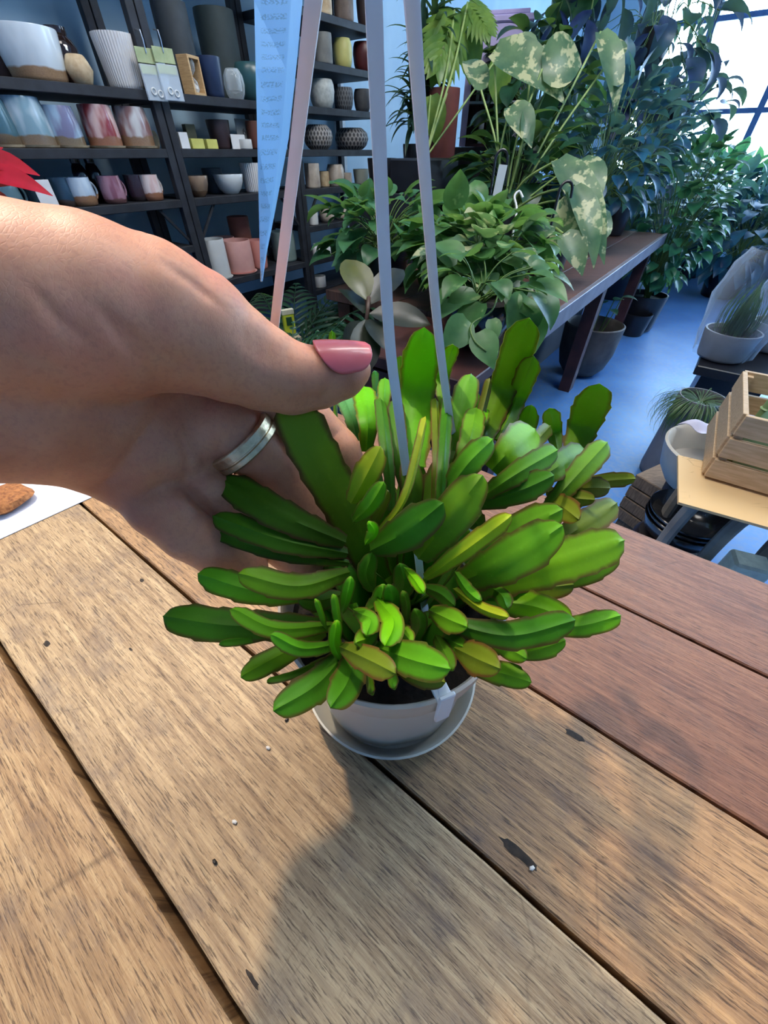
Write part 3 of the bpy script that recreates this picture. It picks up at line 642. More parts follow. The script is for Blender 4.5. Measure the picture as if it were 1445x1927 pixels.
    Fc = np.concatenate(faces)
    # light smoothing of the voxel steps
    ed = np.concatenate([Fc[:, [0, 1]], Fc[:, [1, 2]], Fc[:, [2, 3]], Fc[:, [3, 0]]])
    for lam in (.5, -.52, .5, -.52, .5):
        acc = np.zeros_like(V); cnt = np.zeros(len(V))
        np.add.at(acc, ed[:, 0], V[ed[:, 1]]); np.add.at(acc, ed[:, 1], V[ed[:, 0]]); np.add.at(cnt, ed[:, 0], 1); np.add.at(cnt, ed[:, 1], 1)
        V = V+lam*(acc/cnt[:, None]-V)
    m, nt, b = nodes('skin'); v = coords(nt)
    c = ramp(nt, noise(nt, v, 26, 5, .6), [(.32, srgb(182, 112, 82)), (.5, srgb(206, 142, 108)), (.68, srgb(216, 158, 124))])
    c = mix(nt, ramp(nt, noise(nt, v, 48, 4), [(.52, (0, 0, 0)), (.75, (.55, .55, .55))]), c, srgb(206, 120, 104))
    c = mix(nt, ramp(nt, noise(nt, v, 700, 2), [(.35, (.25, .25, .25)), (.5, (0, 0, 0))]), c, srgb(170, 110, 90))
    nt.links.new(c, b.inputs['Base Color']); b.inputs['Roughness'].default_value = .5
    b.inputs['Subsurface Weight'].default_value = .22; b.inputs['Subsurface Radius'].default_value = (.010, .004, .002); b.inputs['Subsurface Scale'].default_value = .45
    mp = N(nt, 'ShaderNodeMapping'); mp.inputs['Rotation'].default_value = (0, 0, .6); mp.inputs['Scale'].default_value = (1.6, .6, 1); nt.links.new(v, mp.inputs[0])
    vo = N(nt, 'ShaderNodeTexVoronoi'); vo.feature = 'DISTANCE_TO_EDGE'; vo.inputs['Scale'].default_value = 760; nt.links.new(mp.outputs[0], vo.inputs['Vector'])
    h = math_(nt, 'ADD', math_(nt, 'MINIMUM', vo.outputs['Distance'], .15), math_(nt, 'MULTIPLY', noise(nt, mp.outputs[0], 130, 5), .6))
    bump(nt, b, h, .22, .0006)
    mb = MB(); mb.v = [tuple(x) for x in V.tolist()]; mb.f = [tuple(x) for x in Fc.tolist()]; mb.uv = [(0, 0)]*len(V)
    hand = mb.build('hand', m, None, origin=P(100, 650, .11), angle=0)
    tag(hand, "person's bare left hand with pink thumbnail pinching a long green stem", 'hand')
    # thumbnail: a curved plate seated on the top of the thumb tip
    a0, a1 = Vector(P(588, 708, .1306).to_tuple()), P(664, 696, .135)
    ax = (a1-a0).normalized(); view = (CAM-a1).normalized(); up = Vector((0, 0, 1)); 
    imup = Vector((0, sp, cp)); nr = (imup*.72+view*.74); nr = (nr-ax*nr.dot(ax)).normalized(); sd = ax.cross(nr).normalized()
    L = .0192; r0 = 53*.132/FPX; mb = MB(); nu, nv = 30, 22; grid = []
    for layer in (0, 1):
        for i in range(nu+1):
            s = i/nu
            p0 = a0+ax*(.0012+L*s); rr = (r0+(38*.135/FPX-r0)*max(0, (s-.1)/.9)**1.5)*1.035+.0003
            half = 1.05*math.sqrt(max(.004, 1-max(0, (s-.62)/.38)**2.4))*math.sqrt(max(.015, 1-max(0, (.40-s)/.40)**2*.985))
            for j in range(nv+1):
                th = (-1+2*j/nv)*half; 
                o = nr*math.cos(th)+sd*math.sin(th)
                q = p0+o*(rr*(1 if abs(th) < .8 else 1)+(.0004 if layer == 0 else -.0004))+nr*.0004
                grid.append(tuple(q))
    K = (nu+1)*(nv+1); fs = []
    for i in range(nu):
        for j in range(nv):
            a = i*(nv+1)+j; fs.append((a, a+1, a+nv+2, a+nv+1)); fs.append((K+a, K+a+nv+1, K+a+nv+2, K+a+1))
    rim = [j for j in range(nv+1)]+[i*(nv+1)+nv for i in range(1, nu+1)]+[nu*(nv+1)+j for j in range(nv-1, -1, -1)]+[i*(nv+1) for i in range(nu-1, 0, -1)]
    for x, y in zip(rim, rim[1:]+rim[:1]): fs.append((x, K+x, K+y, y))
    mb.add(grid, fs)
    nm = plain('polished pink nail', srgb(214, 104, 108), srgb(204, 92, 98), 60, .3, sss=.1, coat=.25)
    o = mb.build('thumbnail', nm, hand, angle=0); o['label'] = 'glossy pink thumbnail'
    # wedding band of hammered silver with a groove
    c0, c1 = P(440, 820, .1415), P(486, 864, .1485); ax = (c1-c0).normalized(); c_ = P(456, 832, .1437); rr = 64*.1435/FPX
    mb = MB(); q = ax.to_track_quat('Z', 'Y').to_matrix().to_4x4(); mb.M = Matrix.Translation(c_) @ q
    pr = [(rr-.0006, -.0032), (rr+.0010, -.0032), (rr+.0014, -.0026), (rr+.0014, .0000), (rr+.0008, .0003), (rr+.0008, .0007), (rr+.0013, .0010), (rr+.0013, .0028), (rr+.0009, .0033), (rr-.0006, .0033)]
    n_ = 96; vs = [(r*math.cos(2*math.pi*k/n_)*1.02, r*math.sin(2*math.pi*k/n_), z) for r, z in pr for k in range(n_)]
    M_ = len(pr); fs = [(j*n_+k, j*n_+(k+1) % n_, ((j+1) % M_)*n_+(k+1) % n_, ((j+1) % M_)*n_+k) for j in range(M_) for k in range(n_)]
    mb.add(vs, fs)
    o = mb.build('finger_ring', plain('hammered silver', srgb(232, 208, 170), srgb(200, 176, 142), 300, .38, metal=1, bmp=.6, bdist=.0006), hand, angle=30)
    o['label'] = 'hammered silver band with a groove'
build_hand()

# ------------------------------------------------------------------ shelving units against the left wall
blackwood = plain('black stained shelf timber', srgb(38, 42, 50), srgb(22, 25, 32), 18, .6, bmp=.1)
ZS = [.42, .61, .80, .99, 1.175, 1.36, 1.54, 1.72, 1.90, 2.08]
FD, BD = 2.30, 2.68
def shelving(S0, S1, label, levels):
    t = thing('shelving_unit', label, 'shelves', W((S0+S1)/2, FD+.15, 0), ROT)
    for z in levels:
        mb = MB(); mb.M = RM; mb.box((S0+S1)/2, (FD+BD)/2, z-.016, S1-S0-.072, BD-FD, .032, .002); mb.build('shelf_board', blackwood, t, smooth=False)
    for (s, d) in ((S0+.018, FD+.018), (S1-.018, FD+.018), (S0+.018, BD-.02), (S1-.018, BD-.02)):
        mb = MB(); mb.M = RM; mb.box(s, d, 1.1, .036, .036, 2.2, .002); mb.build('upright', blackwood, t, smooth=False)
    for (a, b) in ((S0+.02, S0+.16), (S1-.02, S1-.16)):
        mb = MB(); mb.tube([W(a, FD+.02, .80), W(b, FD+.02, .965)], .008, 4); mb.build('brace', blackwood, t, smooth=False)
    return t
shelving(.30, 1.405, 'black timber shelves at the far left, holding the rows of glazed pots and mugs', [.42, .80, .99, 1.175, 1.36, 1.90])
shelving(1.41, 2.20, 'black timber shelves in the middle, holding bowls, pink pots and an hourglass', [.42, .61, .99, 1.175, 1.36, 1.90])
shelving(2.205, 3.02, 'black timber shelves behind the straps, holding patterned round planters', ZS)
mb = MB(); mb.M = RM; mb.box(.86, 2.74, 1.3, .09, .05, 2.6); struct(mb.build('trim_1', blackwood, smooth=False))
mb = MB(); mb.M = RM; mb.box(3.12, 2.76, 1.3, .07, .05, 2.6); struct(mb.build('trim_2', plain('white trim', (.7, .74, .78)), smooth=False))

PROF = {
 'cyl': [(.88, 0), (.96, .02), (1, .08), (1, .95), (.985, 1), (.93, 1), (.92, .9), (.9, .2), (.01, .18)],
 'taper': [(.74, 0), (.80, .02), (.84, .1), (1, .96), (.99, 1), (.92, 1), (.9, .9), (.75, .2), (.01, .18)],
 'egg': [(.62, 0), (.74, .04), (.9, .25), (1, .6), (.95, .85), (.86, .97), (.82, 1), (.76, .97), (.8, .8), (.6, .2), (.01, .18)],
 'barrel': [(.72, 0), (.8, .03), (.94, .25), (1, .5), (.95, .78), (.82, .97), (.78, 1), (.72, .97), (.8, .8), (.7, .2), (.01, .18)],
 'round': [(.55, 0), (.66, .03), (.88, .2), (1, .5), (.92, .78), (.68, .96), (.6, 1), (.55, .97), (.7, .8), (.7, .3), (.01, .2)],
 'bowl': [(.45, 0), (.5, .03), (.74, .25), (.92, .6), (1, .97), (.985, 1), (.95, .98), (.86, .6), (.66, .28), (.01, .15)],
 'mug': [(.80, 0), (.93, .04), (1, .2), (1, .5), (.93, .9), (.92, 1), (.87, 1), (.86, .9), (.9, .3), (.01, .12)],
 'planter': [(.90, 0), (.98, .03), (1.0, .3), (.99, .6), (.93, .93), (.9, 1), (.84, 1), (.86, .9), (.9, .2), (.01, .18)],
 'jar': [(.9, 0), (1, .03), (1, .68), (.8, .8), (.62, .86), (.66, .9), (.66, 1), (.58, 1), (.5, .8), (.01, .75)],
}
def pot_mb(kind, r, h, fn=None, n=40):
    mb = MB(); mb.lathe([(a*r, b*h) for a, b in PROF[kind]], n, (0, 0, 0), fn); return mb
def ribs(k, a): return lambda th, z, j: 1+(a*abs(math.sin(k*th/2)) if j < 5 else 0)
def shelf_pot(name, kind, u, vt, wpx, zshelf, mat, label, cat, back=0., saucer=None, group=None, fn=None, handle=False, n=40, hmul=1):
    """stands on the shelf at height zshelf; size measured from how large it shows at its real distance"""
    D = FD+.012
    for _ in range(3):
        c = PD(u, 285, D); Z = depth(PD(u, vt+20, D)); r = wpx*Z/FPX*.475; D = FD+.012+r+back
    S = .6*PD(u, 0.5*vt+.5*(vt+60), D).x+.8*PD(u, vt+30, D).y
    h = (PD(u, vt, D).z-zshelf)*hmul
    if handle: fn = None
    mb = pot_mb(kind, r, h, fn, n)
    z0 = zshelf
    if saucer:
        sm = MB(); sm.lathe([(r*.95, 0), (r*1.08, .002), (r*1.14, .009), (r*1.1, .009), (r*1.02, .005), (.001, .004)], 32); z0 += .0045
    o = mb.build(name, mat, angle=50); o.location = W(S, D, z0); o.rotation_euler = (0, 0, random.uniform(0, 6))
    if saucer:
        s = sm.build('saucer', saucer, o); s.matrix_parent_inverse = Matrix.Identity(4); s.location = (0, 0, -.004)
    if handle:
        hb = MB(); pts = [Vector((r*.9+ .9*r*math.sin(t)*.62, 0, h*.5+h*.33*math.cos(t))) for t in [math.pi*k/12 for k in range(13)]]
        hb.tube(pts, .0048, 8); q = hb.build('handle', mat, o); q.matrix_parent_inverse = Matrix.Identity(4)
        o.rotation_euler = (0, 0, ROT+.25)
    return tag(o, label, cat, group)
random.seed(9)
G = glaze
cream = plain('cream clay', srgb(206, 186, 152), srgb(176, 150, 116), 30, .6)
A5, A4, A3, A2, A1 = 1.36, 1.175, .99, .80, .61
shelf_pot('glazed_planter', 'taper', 52, 54, 118, A5, G('white glaze over tan', srgb(198, 210, 218), srgb(168, 136, 104), .27, srgb(214, 224, 230)), 'wide white glazed pot with a bare tan foot, on the upper left shelf', 'pot')
shelf_pot('ribbed_vase', 'round', 150, 104, 46, A5, cream, 'small cream ribbed vase between the wide white pot and the fluted white pot', 'vase', fn=lambda th, z, j: 1+.06*math.sin(j*2.6))
shelf_pot('glass_jar', 'jar', 112, 52, 56, A5, plain('brown black glass', srgb(60, 44, 40), srgb(26, 20, 22), 6, .08, coat=.6), 'dark glossy brown glass jar standing behind the cream ribbed vase', 'jar', back=.13)
shelf_pot('fluted_planter', 'taper', 220, 66, 76, A5, plain('white fluted ceramic', srgb(214, 214, 214), srgb(200, 200, 202), 12, .35), 'tall white fluted pot at the right end of the upper left shelf', 'pot', fn=ribs(44, .03), n=264)
shelf_pot('dark_bowl', 'bowl', 8, 104, 40, A5, plain('dark brown glaze', srgb(70, 54, 52)), 'small dark brown bowl tucked behind the wide white pot', 'bowl', back=.22)
grp = None
shelf_pot('glazed_planter', 'planter', -14, 188, 60, A4, G('teal glaze', srgb(70, 104, 116), srgb(120, 104, 84), .25), 'dark teal glazed pot cut by the left edge of the photo', 'pot', saucer=cream)
shelf_pot('glazed_planter', 'planter', 42, 186, 82, A4, G('grey blue glaze', srgb(126, 158, 172), srgb(128, 112, 92), .22, srgb(190, 204, 212)), 'grey-blue drip glazed pot, first and largest of the row of four saucered pots', 'pot', saucer=cream)
shelf_pot('glazed_planter', 'planter', 114, 203, 64, A4, G('lilac blue glaze', srgb(150, 176, 200), srgb(126, 112, 90), .25, srgb(120, 120, 150)), 'pale blue and lilac glazed pot with saucer, second of the row of four', 'pot', saucer=cream)
shelf_pot('glazed_planter', 'planter', 186, 201, 62, A4, G('oxblood glaze', srgb(140, 52, 52), srgb(150, 104, 78), .25, srgb(206, 176, 172)), 'oxblood red and pink streaked pot with saucer, third of the row of four', 'pot', saucer=cream)
shelf_pot('glazed_planter', 'planter', 250, 205, 62, A4, G('mauve glaze', srgb(140, 104, 100), srgb(146, 118, 92), .28, srgb(196, 196, 196)), 'mauve brown pot with a pale grey drip, right end of the row of four', 'pot', saucer=cream)
shelf_pot('pebble_dish', 'round', 292, 246, 22, A4, cream, 'small pale round dish in the shadow beside the post', 'dish', back=.15)
shelf_pot('coffee_mug', 'mug', 12, 338, 50, A3, G('teal mug glaze', srgb(86, 116, 126), srgb(70, 60, 56), .2), 'blue-grey mug half hidden behind the red leaves', 'mug', handle=True)
shelf_pot('coffee_mug', 'mug', 76, 338, 44, A3, G('dark teal mug glaze', srgb(44, 62, 70), srgb(60, 52, 50), .2), 'dark teal mug behind the small white card', 'mug', handle=True, back=.02)
shelf_pot('coffee_mug', 'mug', 118, 333, 44, A3, G('navy mug glaze', srgb(44, 70, 92), srgb(70, 60, 56), .25), 'navy blue mug between the white card and the pale dripped mug', 'mug', back=.03)
shelf_pot('coffee_mug', 'mug', 154, 333, 46, A3, G('pale mug glaze', srgb(190, 206, 220), srgb(156, 118, 88), .36, srgb(170, 190, 210)), 'pale blue-white mug dripping over a tan base, handle to the right', 'mug', handle=True)
shelf_pot('coffee_mug', 'mug', 212, 330, 42, A3, G('plum mug glaze', srgb(132, 84, 100), srgb(120, 84, 84), .2, srgb(160, 120, 136)), 'plum coloured mug between the pale dripped mug and the pink one', 'mug', handle=True)
shelf_pot('coffee_mug', 'mug', 258, 328, 38, A3, G('aubergine mug glaze', srgb(58, 42, 52), srgb(50, 40, 44), .2), 'very dark aubergine mug directly behind the pink-white mug', 'mug', back=.04)
shelf_pot('coffee_mug', 'mug', 286, 328, 36, A3, G('pink mug glaze', srgb(210, 180, 176), srgb(160, 112, 86), .32, srgb(220, 206, 204)), 'pink and white dripped mug, last on the mug shelf beside the post', 'mug', handle=True)
for u, l in ((150, 'left one of two tall dark bottles behind the mugs'), (176, 'right one of two tall dark bottles behind the mugs')):
    shelf_pot('dark_bottle', 'jar', u, 296, 26, A3, plain('wine dark glaze', srgb(52, 30, 40), srgb(30, 20, 28), 8, .15, coat=.5), l, 'bottle', back=.16)
shelf_pot('grey_pot', 'taper', 336, 448, 44, A1+.0, plain('grey ceramic', srgb(122, 122, 124), srgb(98, 98, 102), 6), 'plain grey pot low on the left, above the knuckles', 'pot', back=.22) if False else None
# middle bay
shelf_pot('dark_planter', 'cyl', 322, 5, 66, A5, plain('charcoal pot', srgb(64, 72, 78), srgb(50, 58, 64), 8, .7), 'tall charcoal pot at the back of the upper middle shelf, left of its twin', 'pot', back=.12)
shelf_pot('dark_planter', 'cyl', 406, 20, 76, A5, plain('green black pot', srgb(52, 66, 66), srgb(40, 52, 54), 8, .7), 'tall green-black pot at the back, above the navy pot', 'pot', back=.14)
shelf_pot('navy_planter', 'taper', 396, 108, 46, A5, plain('navy glaze', srgb(30, 48, 84), srgb(24, 38, 68), 8, .4), 'navy blue pot right beside the wooden hourglass', 'pot')
shelf_pot('teal_planter', 'egg', 472, 120, 66, A5, plain('teal glaze plain', srgb(52, 92, 96), srgb(40, 74, 80), 8, .3), 'round teal pot partly covered by the blue care tag', 'pot', back=.03)
shelf_pot('glass_bulb', 'round', 441, 130, 40, A5, glassmat('clear blown glass', (.8, .9, .95), .10), 'clear blown glass bulb in front of the teal pot', 'vase')
shelf_pot('dark_cup', 'taper', 414, 226, 44, A4, plain('brown black cup', srgb(70, 54, 56), srgb(52, 40, 44), 8, .4), 'dark brown cup behind the small yellow cubes', 'cup', back=.05)
shelf_pot('brown_cup', 'cyl', 480, 228, 30, A4, plain('rust cup', srgb(110, 66, 50), srgb(86, 50, 40), 8, .5), 'rust brown cup next to the grey card, at the care tag edge', 'cup', back=.02)
shelf_pot('brown_bowl', 'bowl', 374, 330, 45, A3, G('brown bowl glaze', srgb(150, 128, 108), srgb(120, 92, 70), .3, srgb(130, 112, 96)), 'small brown and grey bowl left of the white bowl', 'bowl')
shelf_pot('dark_bowl', 'taper', 404, 316, 38, A3, plain('slate glaze', srgb(72, 86, 94), srgb(58, 70, 78), 8), 'slate grey cup standing behind between the two small bowls', 'cup', back=.12)
shelf_pot('white_bowl', 'bowl', 434, 327, 57, A3, plain('white glaze', srgb(214, 220, 222), srgb(204, 212, 216), 8, .2, coat=.5), 'glossy white bowl in the middle of the third shelf', 'bowl')
shelf_pot('fluted_planter', 'taper', 478, 306, 46, A3, MATS['white fluted ceramic'], 'small white fluted pot beside the white bowl, half behind the care tag', 'pot', fn=ribs(36, .04), n=216)
wsm = plain('white matt ceramic', srgb(214, 216, 214), srgb(200, 204, 204), 8, .4); pkm = plain('pink matt ceramic', srgb(222, 172, 162), srgb(208, 156, 148), 8, .4)
shelf_pot('white_planter', 'cyl', 404, 450, 46, A1, wsm, 'white cylinder pot with saucer on the low shelf', 'pot', saucer=wsm)
shelf_pot('pink_planter', 'cyl', 449, 452, 54, A1, pkm, 'large blush pink cylinder pot with saucer right of the white one', 'pot', saucer=pkm)
shelf_pot('pink_planter', 'cyl', 424, 445, 46, A1, pkm, 'blush pink pot standing behind between the white and the large pink pot', 'pot', back=.13)
shelf_pot('terracotta_planter', 'cyl', 452, 406, 40, A1, plain('terracotta', srgb(170, 104, 84), srgb(146, 86, 70), 8, .6), 'tall terracotta pot at the back of the low shelf', 'pot', back=.18)
shelf_pot('rose_planter', 'taper', 486, 450, 36, A1, plain('rose ceramic', srgb(206, 140, 130), srgb(190, 124, 116), 8), 'rose pink pot at the right end of the low shelf, behind the tag tip', 'pot', back=.03)
# right bay
B7, B6, B5, B4, B3, B2, B1 = 1.72, 1.54, 1.36, 1.175, .99, .80, .61
shelf_pot('beige_vase', 'cyl', 607, -40, 34, B7, cream, 'beige cylinder at the top of the shelves between the left and front straps', 'vase')
shelf_pot('brown_vase', 'cyl', 645, -46, 40, B7, plain('grey brown clay', srgb(120, 106, 96), srgb(92, 80, 74), 20, .7), 'grey-brown tall vase at the top beside the beige cylinder', 'vase')
shelf_pot('dark_vase', 'egg', 686, -30, 34, B7, plain('black brown clay', srgb(60, 46, 44)), 'black-brown vase at the top right end, by the front strap', 'vase')
shelf_pot('grey_cylinder', 'cyl', 608, 63, 36, B6, plain('grey stoneware', srgb(128, 130, 126), srgb(108, 110, 108), 20, .7), 'grey stoneware cylinder left of the yellow ribbed pot', 'pot')
shelf_pot('yellow_planter', 'barrel', 645, 73, 38, B6, plain('pale yellow ceramic', srgb(196, 192, 120), srgb(176, 172, 100), 8, .5), 'pale yellow ribbed barrel pot, the only yellow one', 'pot', fn=lambda th, z, j: 1+.015*math.sin(z*420))
shelf_pot('maroon_planter', 'egg', 684, 80, 42, B6, plain('maroon ceramic', srgb(96, 40, 42), srgb(72, 30, 34), 8, .4), 'dark maroon pot right of the yellow ribbed pot', 'pot')
shelf_pot('speckled_planter', 'egg', 606, 150, 50, B5, plain('speckled grey white ceramic', srgb(186, 192, 188), srgb(160, 166, 164), 60, .5), 'rounded pale speckled pot on the shelf under the yellow pot', 'pot')
def pat(th, z, j): return 1
def pattern_mat(name, c1, c2, n=26, m_=9):
    m, nt, b = nodes(name); v = coords(nt); s = N(nt, 'ShaderNodeSeparateXYZ'); nt.links.new(v, s.inputs[0])
    at = math_(nt, 'ARCTAN2', s.outputs[1], s.outputs[0]); row = math_(nt, 'MULTIPLY', s.outputs[2], 48)
    fr = math_(nt, 'FRACT', row); sh = math_(nt, 'MULTIPLY', math_(nt, 'FLOOR', row), .5)
    cell = math_(nt, 'FRACT', math_(nt, 'ADD', math_(nt, 'MULTIPLY', at, n/6.2832), sh))
    d = math_(nt, 'ADD', math_(nt, 'ABSOLUTE', math_(nt, 'SUBTRACT', cell, .5)), math_(nt, 'MULTIPLY', math_(nt, 'ABSOLUTE', math_(nt, 'SUBTRACT', fr, .5)), .55))
    nt.links.new(ramp(nt, d, [(.30, c1), (.36, c2)]), b.inputs['Base Color']); b.inputs['Roughness'].default_value = .7
    bump(nt, b, d, .6, .004); return m
pm = pattern_mat('dark carved clay', srgb(62, 62, 66), srgb(150, 148, 146)); pm2 = pattern_mat('dark ridged clay', srgb(52, 56, 62), srgb(96, 100, 104), 20)
shelf_pot('carved_planter', 'egg', 648, 165, 37, B5, pm2, 'small dark carved pot between the speckled pot and the charcoal pot', 'pot')
shelf_pot('charcoal_planter', 'egg', 682, 168, 34, B5, plain('charcoal stoneware', srgb(84, 86, 88), srgb(64, 66, 70), 20, .7), 'smooth charcoal pot partly behind the front strap', 'pot')
shelf_pot('carved_planter', 'round', 599, 235, 58, B4, pm, 'squat round dark planter with white carved dashes, the left one of two', 'pot')
shelf_pot('carved_planter', 'round', 662, 241, 66, B4, pm, 'wider squat round planter with carved dashes, the right one of two', 'pot')
mar = plain('veined grey marble', srgb(196, 184, 168), srgb(160, 148, 136), 14, .45)
shelf_pot('marble_cup', 'cyl', 588, 307, 30, B3, mar, 'tall faceted marbled cup at the left under the round planters', 'cup', n=7)
shelf_pot('tan_cup', 'cyl', 611, 322, 20, B3, cream, 'small tan cup between the two marbled cups, set back', 'cup', back=.05)
shelf_pot('marble_cup', 'barrel', 632, 309, 35, B3, mar, 'wider faceted marbled cup in the middle of its shelf', 'cup', n=8)
shelf_pot('small_cup', 'cyl', 655, 325, 17, B3, mar, 'slim pale cup right of the wider marbled cup', 'cup')
shelf_pot('small_planter', 'taper', 680, 318, 31, B3, plain('olive white ceramic', srgb(186, 190, 172), srgb(166, 170, 154), 8), 'pale olive-white cup at the right end behind the front strap', 'cup')
shelf_pot('white_cup', 'cyl', 590, 397, 21, B2, wsm, 'small white cup on the shelf just above the palm fronds', 'cup')
shelf_pot('river_stone', 'round', 616, 391, 31, B2, mar, 'rounded pale stone beside the small white cup', 'stone')
shelf_pot('river_stone', 'round', 645, 392, 30, B2, mar, 'rounded pale stone behind the bright young pothos leaf', 'stone')
shelf_pot('sage_planter', 'cyl', 534, 434, 46, A1-.05 if False else .61, plain('sage ceramic', srgb(130, 150, 146), srgb(112, 132, 130), 8), 'sage grey-green pot showing behind the left strap', 'pot', back=.06)
shelf_pot('cream_jar', 'jar', 598, 458, 19, B1, wsm, 'left one of two small cream jars on the low right shelf', 'jar')
shelf_pot('cream_jar', 'jar', 615, 458, 18, B1, wsm, 'right one of two small cream jars on the low right shelf', 'jar')
shelf_pot('white_cup', 'cyl', 603, 518, 25, .42, wsm, 'squat white cup on the lowest shelf seen through the palm leaves', 'cup')
# boxes, cards and packets on the shelves
def shelf_box(name, u, vt, wpx, zs, dep, mat, label, cat, back=0, rot=0, lean=0):
    D = FD+.015+dep/2+back; c = PD(u, vt+15, D); wid = wpx*depth(c)/FPX; S = .6*c.x+.8*c.y; h = PD(u, vt, D).z-zs
    mb = MB(); mb.box(0, 0, h/2, wid, dep, h, .0015); o = mb.build(name, mat, smooth=False); o.location = W(S, D, zs); o.rotation_euler = (0, 0, ROT+rot)
    return tag(o, label, cat), wid, h
card = plain('white card', (.75, .76, .76), (.7, .71, .72), rough=.7)
yel = plain('yellow soap', srgb(206, 204, 110), srgb(190, 188, 96)); 
shelf_box('white_carton', 344, 249, 18, A4, .03, card, 'small white carton at the left end of the second middle shelf', 'box')
shelf_box('olive_carton', 357, 234, 20, A4, .03, plain('olive card', srgb(70, 72, 50)), 'dark olive carton behind the small white carton', 'box', back=.08)
shelf_box('soap_cube', 371, 261, 26, A4, .03, yel, 'pale yellow cube, the left one of two, under the little jars', 'soap')
shelf_box('soap_cube', 398, 262, 23, A4, .03, yel, 'pale yellow cube, the right one of two', 'soap')
o, wd, h = shelf_box('display_card', 457, 224, 33, A4, .004, plain('grey card', srgb(120, 124, 124)), 'grey card printed with a round 6-like mark, on the second middle shelf', 'sign', back=.08)
mb = MB(); R_ = .008; mb.tube([Vector((R_*math.cos(t), -.004, R_*math.sin(t)+h*.55)) for t in [2*math.pi*k/20 for k in range(21)]]+[Vector((-R_*.95+.004, -.004, h*.55+R_*(1+.0)+.006))][:0], .0018, 6)
mb.tube([Vector((-R_, -.004, h*.55)), Vector((-R_*.8, -.004, h*.55+.010)), Vector((-R_*.1, -.004, h*.55+.016))], .0018, 6)
q = mb.build('printed_mark', plain('black ink', (.02, .02, .02)), o); q.matrix_parent_inverse = Matrix.Identity(4)
o, wd, h = shelf_box('display_card', 449, 253, 32, A4, .004, card, 'low white card in front of the grey one with the round mark', 'sign', back=.04)
shelf_pot('white_tube', 'cyl', 466, 262, 24, A4, wsm, 'short white ceramic roll in front of the low white card', 'ornament')
o, wd, h = shelf_box('price_card', 80, 338, 30, A3, .002, card, 'small white card leaning on the dark teal mug', 'card')
# hourglass in a wooden frame
D = FD+.05; c = PD(361, 145, D); S = .6*c.x+.8*c.y; h = PD(361, 106, D).z-A5
t = thing('hourglass', 'pale wooden framed hourglass on the upper middle shelf', 'hourglass', W(S, D, A5), ROT+.35)
wm = plain('pale beech', srgb(206, 170, 122), srgb(186, 150, 104), 30, .6, stretch=(1, 1, 8)); wd = .088
def child(mb, name, mat, t, **k):
    o = mb.build(name, mat, None, **k); o.parent = t; return o
mb = MB(); mb.box(-wd/2+.005, 0, h/2, .010, .06, h, .001); mb.box(wd/2-.005, 0, h/2, .010, .06, h, .001); mb.box(0, 0, .005, wd-.02, .06, .010); mb.box(0, 0, h-.005, wd-.02, .06, .010); child(mb, 'frame', wm, t, smooth=False)
mb = MB(); hh = h-.02; mb.lathe([(.018, .01), (.024, .01+hh*.12), (.020, .01+hh*.34), (.003, .01+hh*.5), (.020, .01+hh*.66), (.024, .01+hh*.88), (.018, .01+hh)], 24); child(mb, 'glass_bulb', glassmat('clear blown glass'), t)
mb = MB(); mb.lathe([(.016, .012), (.021, .01+hh*.12), (.017, .01+hh*.22), (.001, .01+hh*.32)], 20); child(mb, 'sand', plain('white sand', (.75, .72, .66)), t)
# hooks and two clear packets on the post
for k, (u, lab) in enumerate(((283, 'clear packet with green header hanging on the left hook of the post'), (312, 'clear packet with green header hanging on the right hook of the post'))):
    a = PD(u-20, 92, FD-.02); b_ = PD(u+20, 92, FD-.02); z1 = PD(u, 92, FD-.02).z; z0 = PD(u+8, 192, FD-.02).z
    S = .6*PD(u, 140, FD-.02).x+.8*PD(u, 140, FD-.02).y; wd = (b_-a).length*.92; hgt = z1-z0
    t = thing('hanging_packet', lab, 'packet', W(S, FD-.028-.012*k, z0), ROT, 'clear packets hanging from the post')
    mb = MB(); mb.box(0, 0, hgt*.36, wd, .010, hgt*.68, .004); child(mb, 'bag', glassmat('clear plastic bag', (.8, .9, 1), .35, .15), t)
    mb = MB(); mb.box(0, 0, hgt*.86, wd, .003, hgt*.28, .001); child(mb, 'header', plain('pale green card', srgb(176, 186, 140), srgb(150, 164, 120)), t, smooth=False)
    mb = MB(); mb.box(0, 0, hgt*.60, wd*.9, .004, hgt*.16, .001); child(mb, 'label_strip', plain('yellow green label', srgb(190, 200, 90)), t, smooth=False)
    for (x, z) in ((-.014, .2), (.015, .16)):
        mb = MB(); mb.tube([Vector((x+.010*math.cos(q), -.007, hgt*z+.010*math.sin(q))) for q in [2*math.pi*j/20 for j in range(21)]], .003, 8, False); child(mb, 'white_washer', wsm, t)
    mb = MB(); top = Vector((0, 0, hgt)); mb.tube([top+Vector((0, -.004, -.016)), top+Vector((0, -.008, .02)), top+Vector((0, -.004, .045)), top+Vector((0, .028, .05))], .0022, 8)
    o = mb.build('wire_hook', plain('silver wire', (.7, .72, .75), metal=1, rough=.3), None); o.matrix_world = Matrix.Translation(t.location) @ RM
    tag(o, ('left' if k == 0 else 'right')+' wire hook on the post above the clear packets', 'hook')

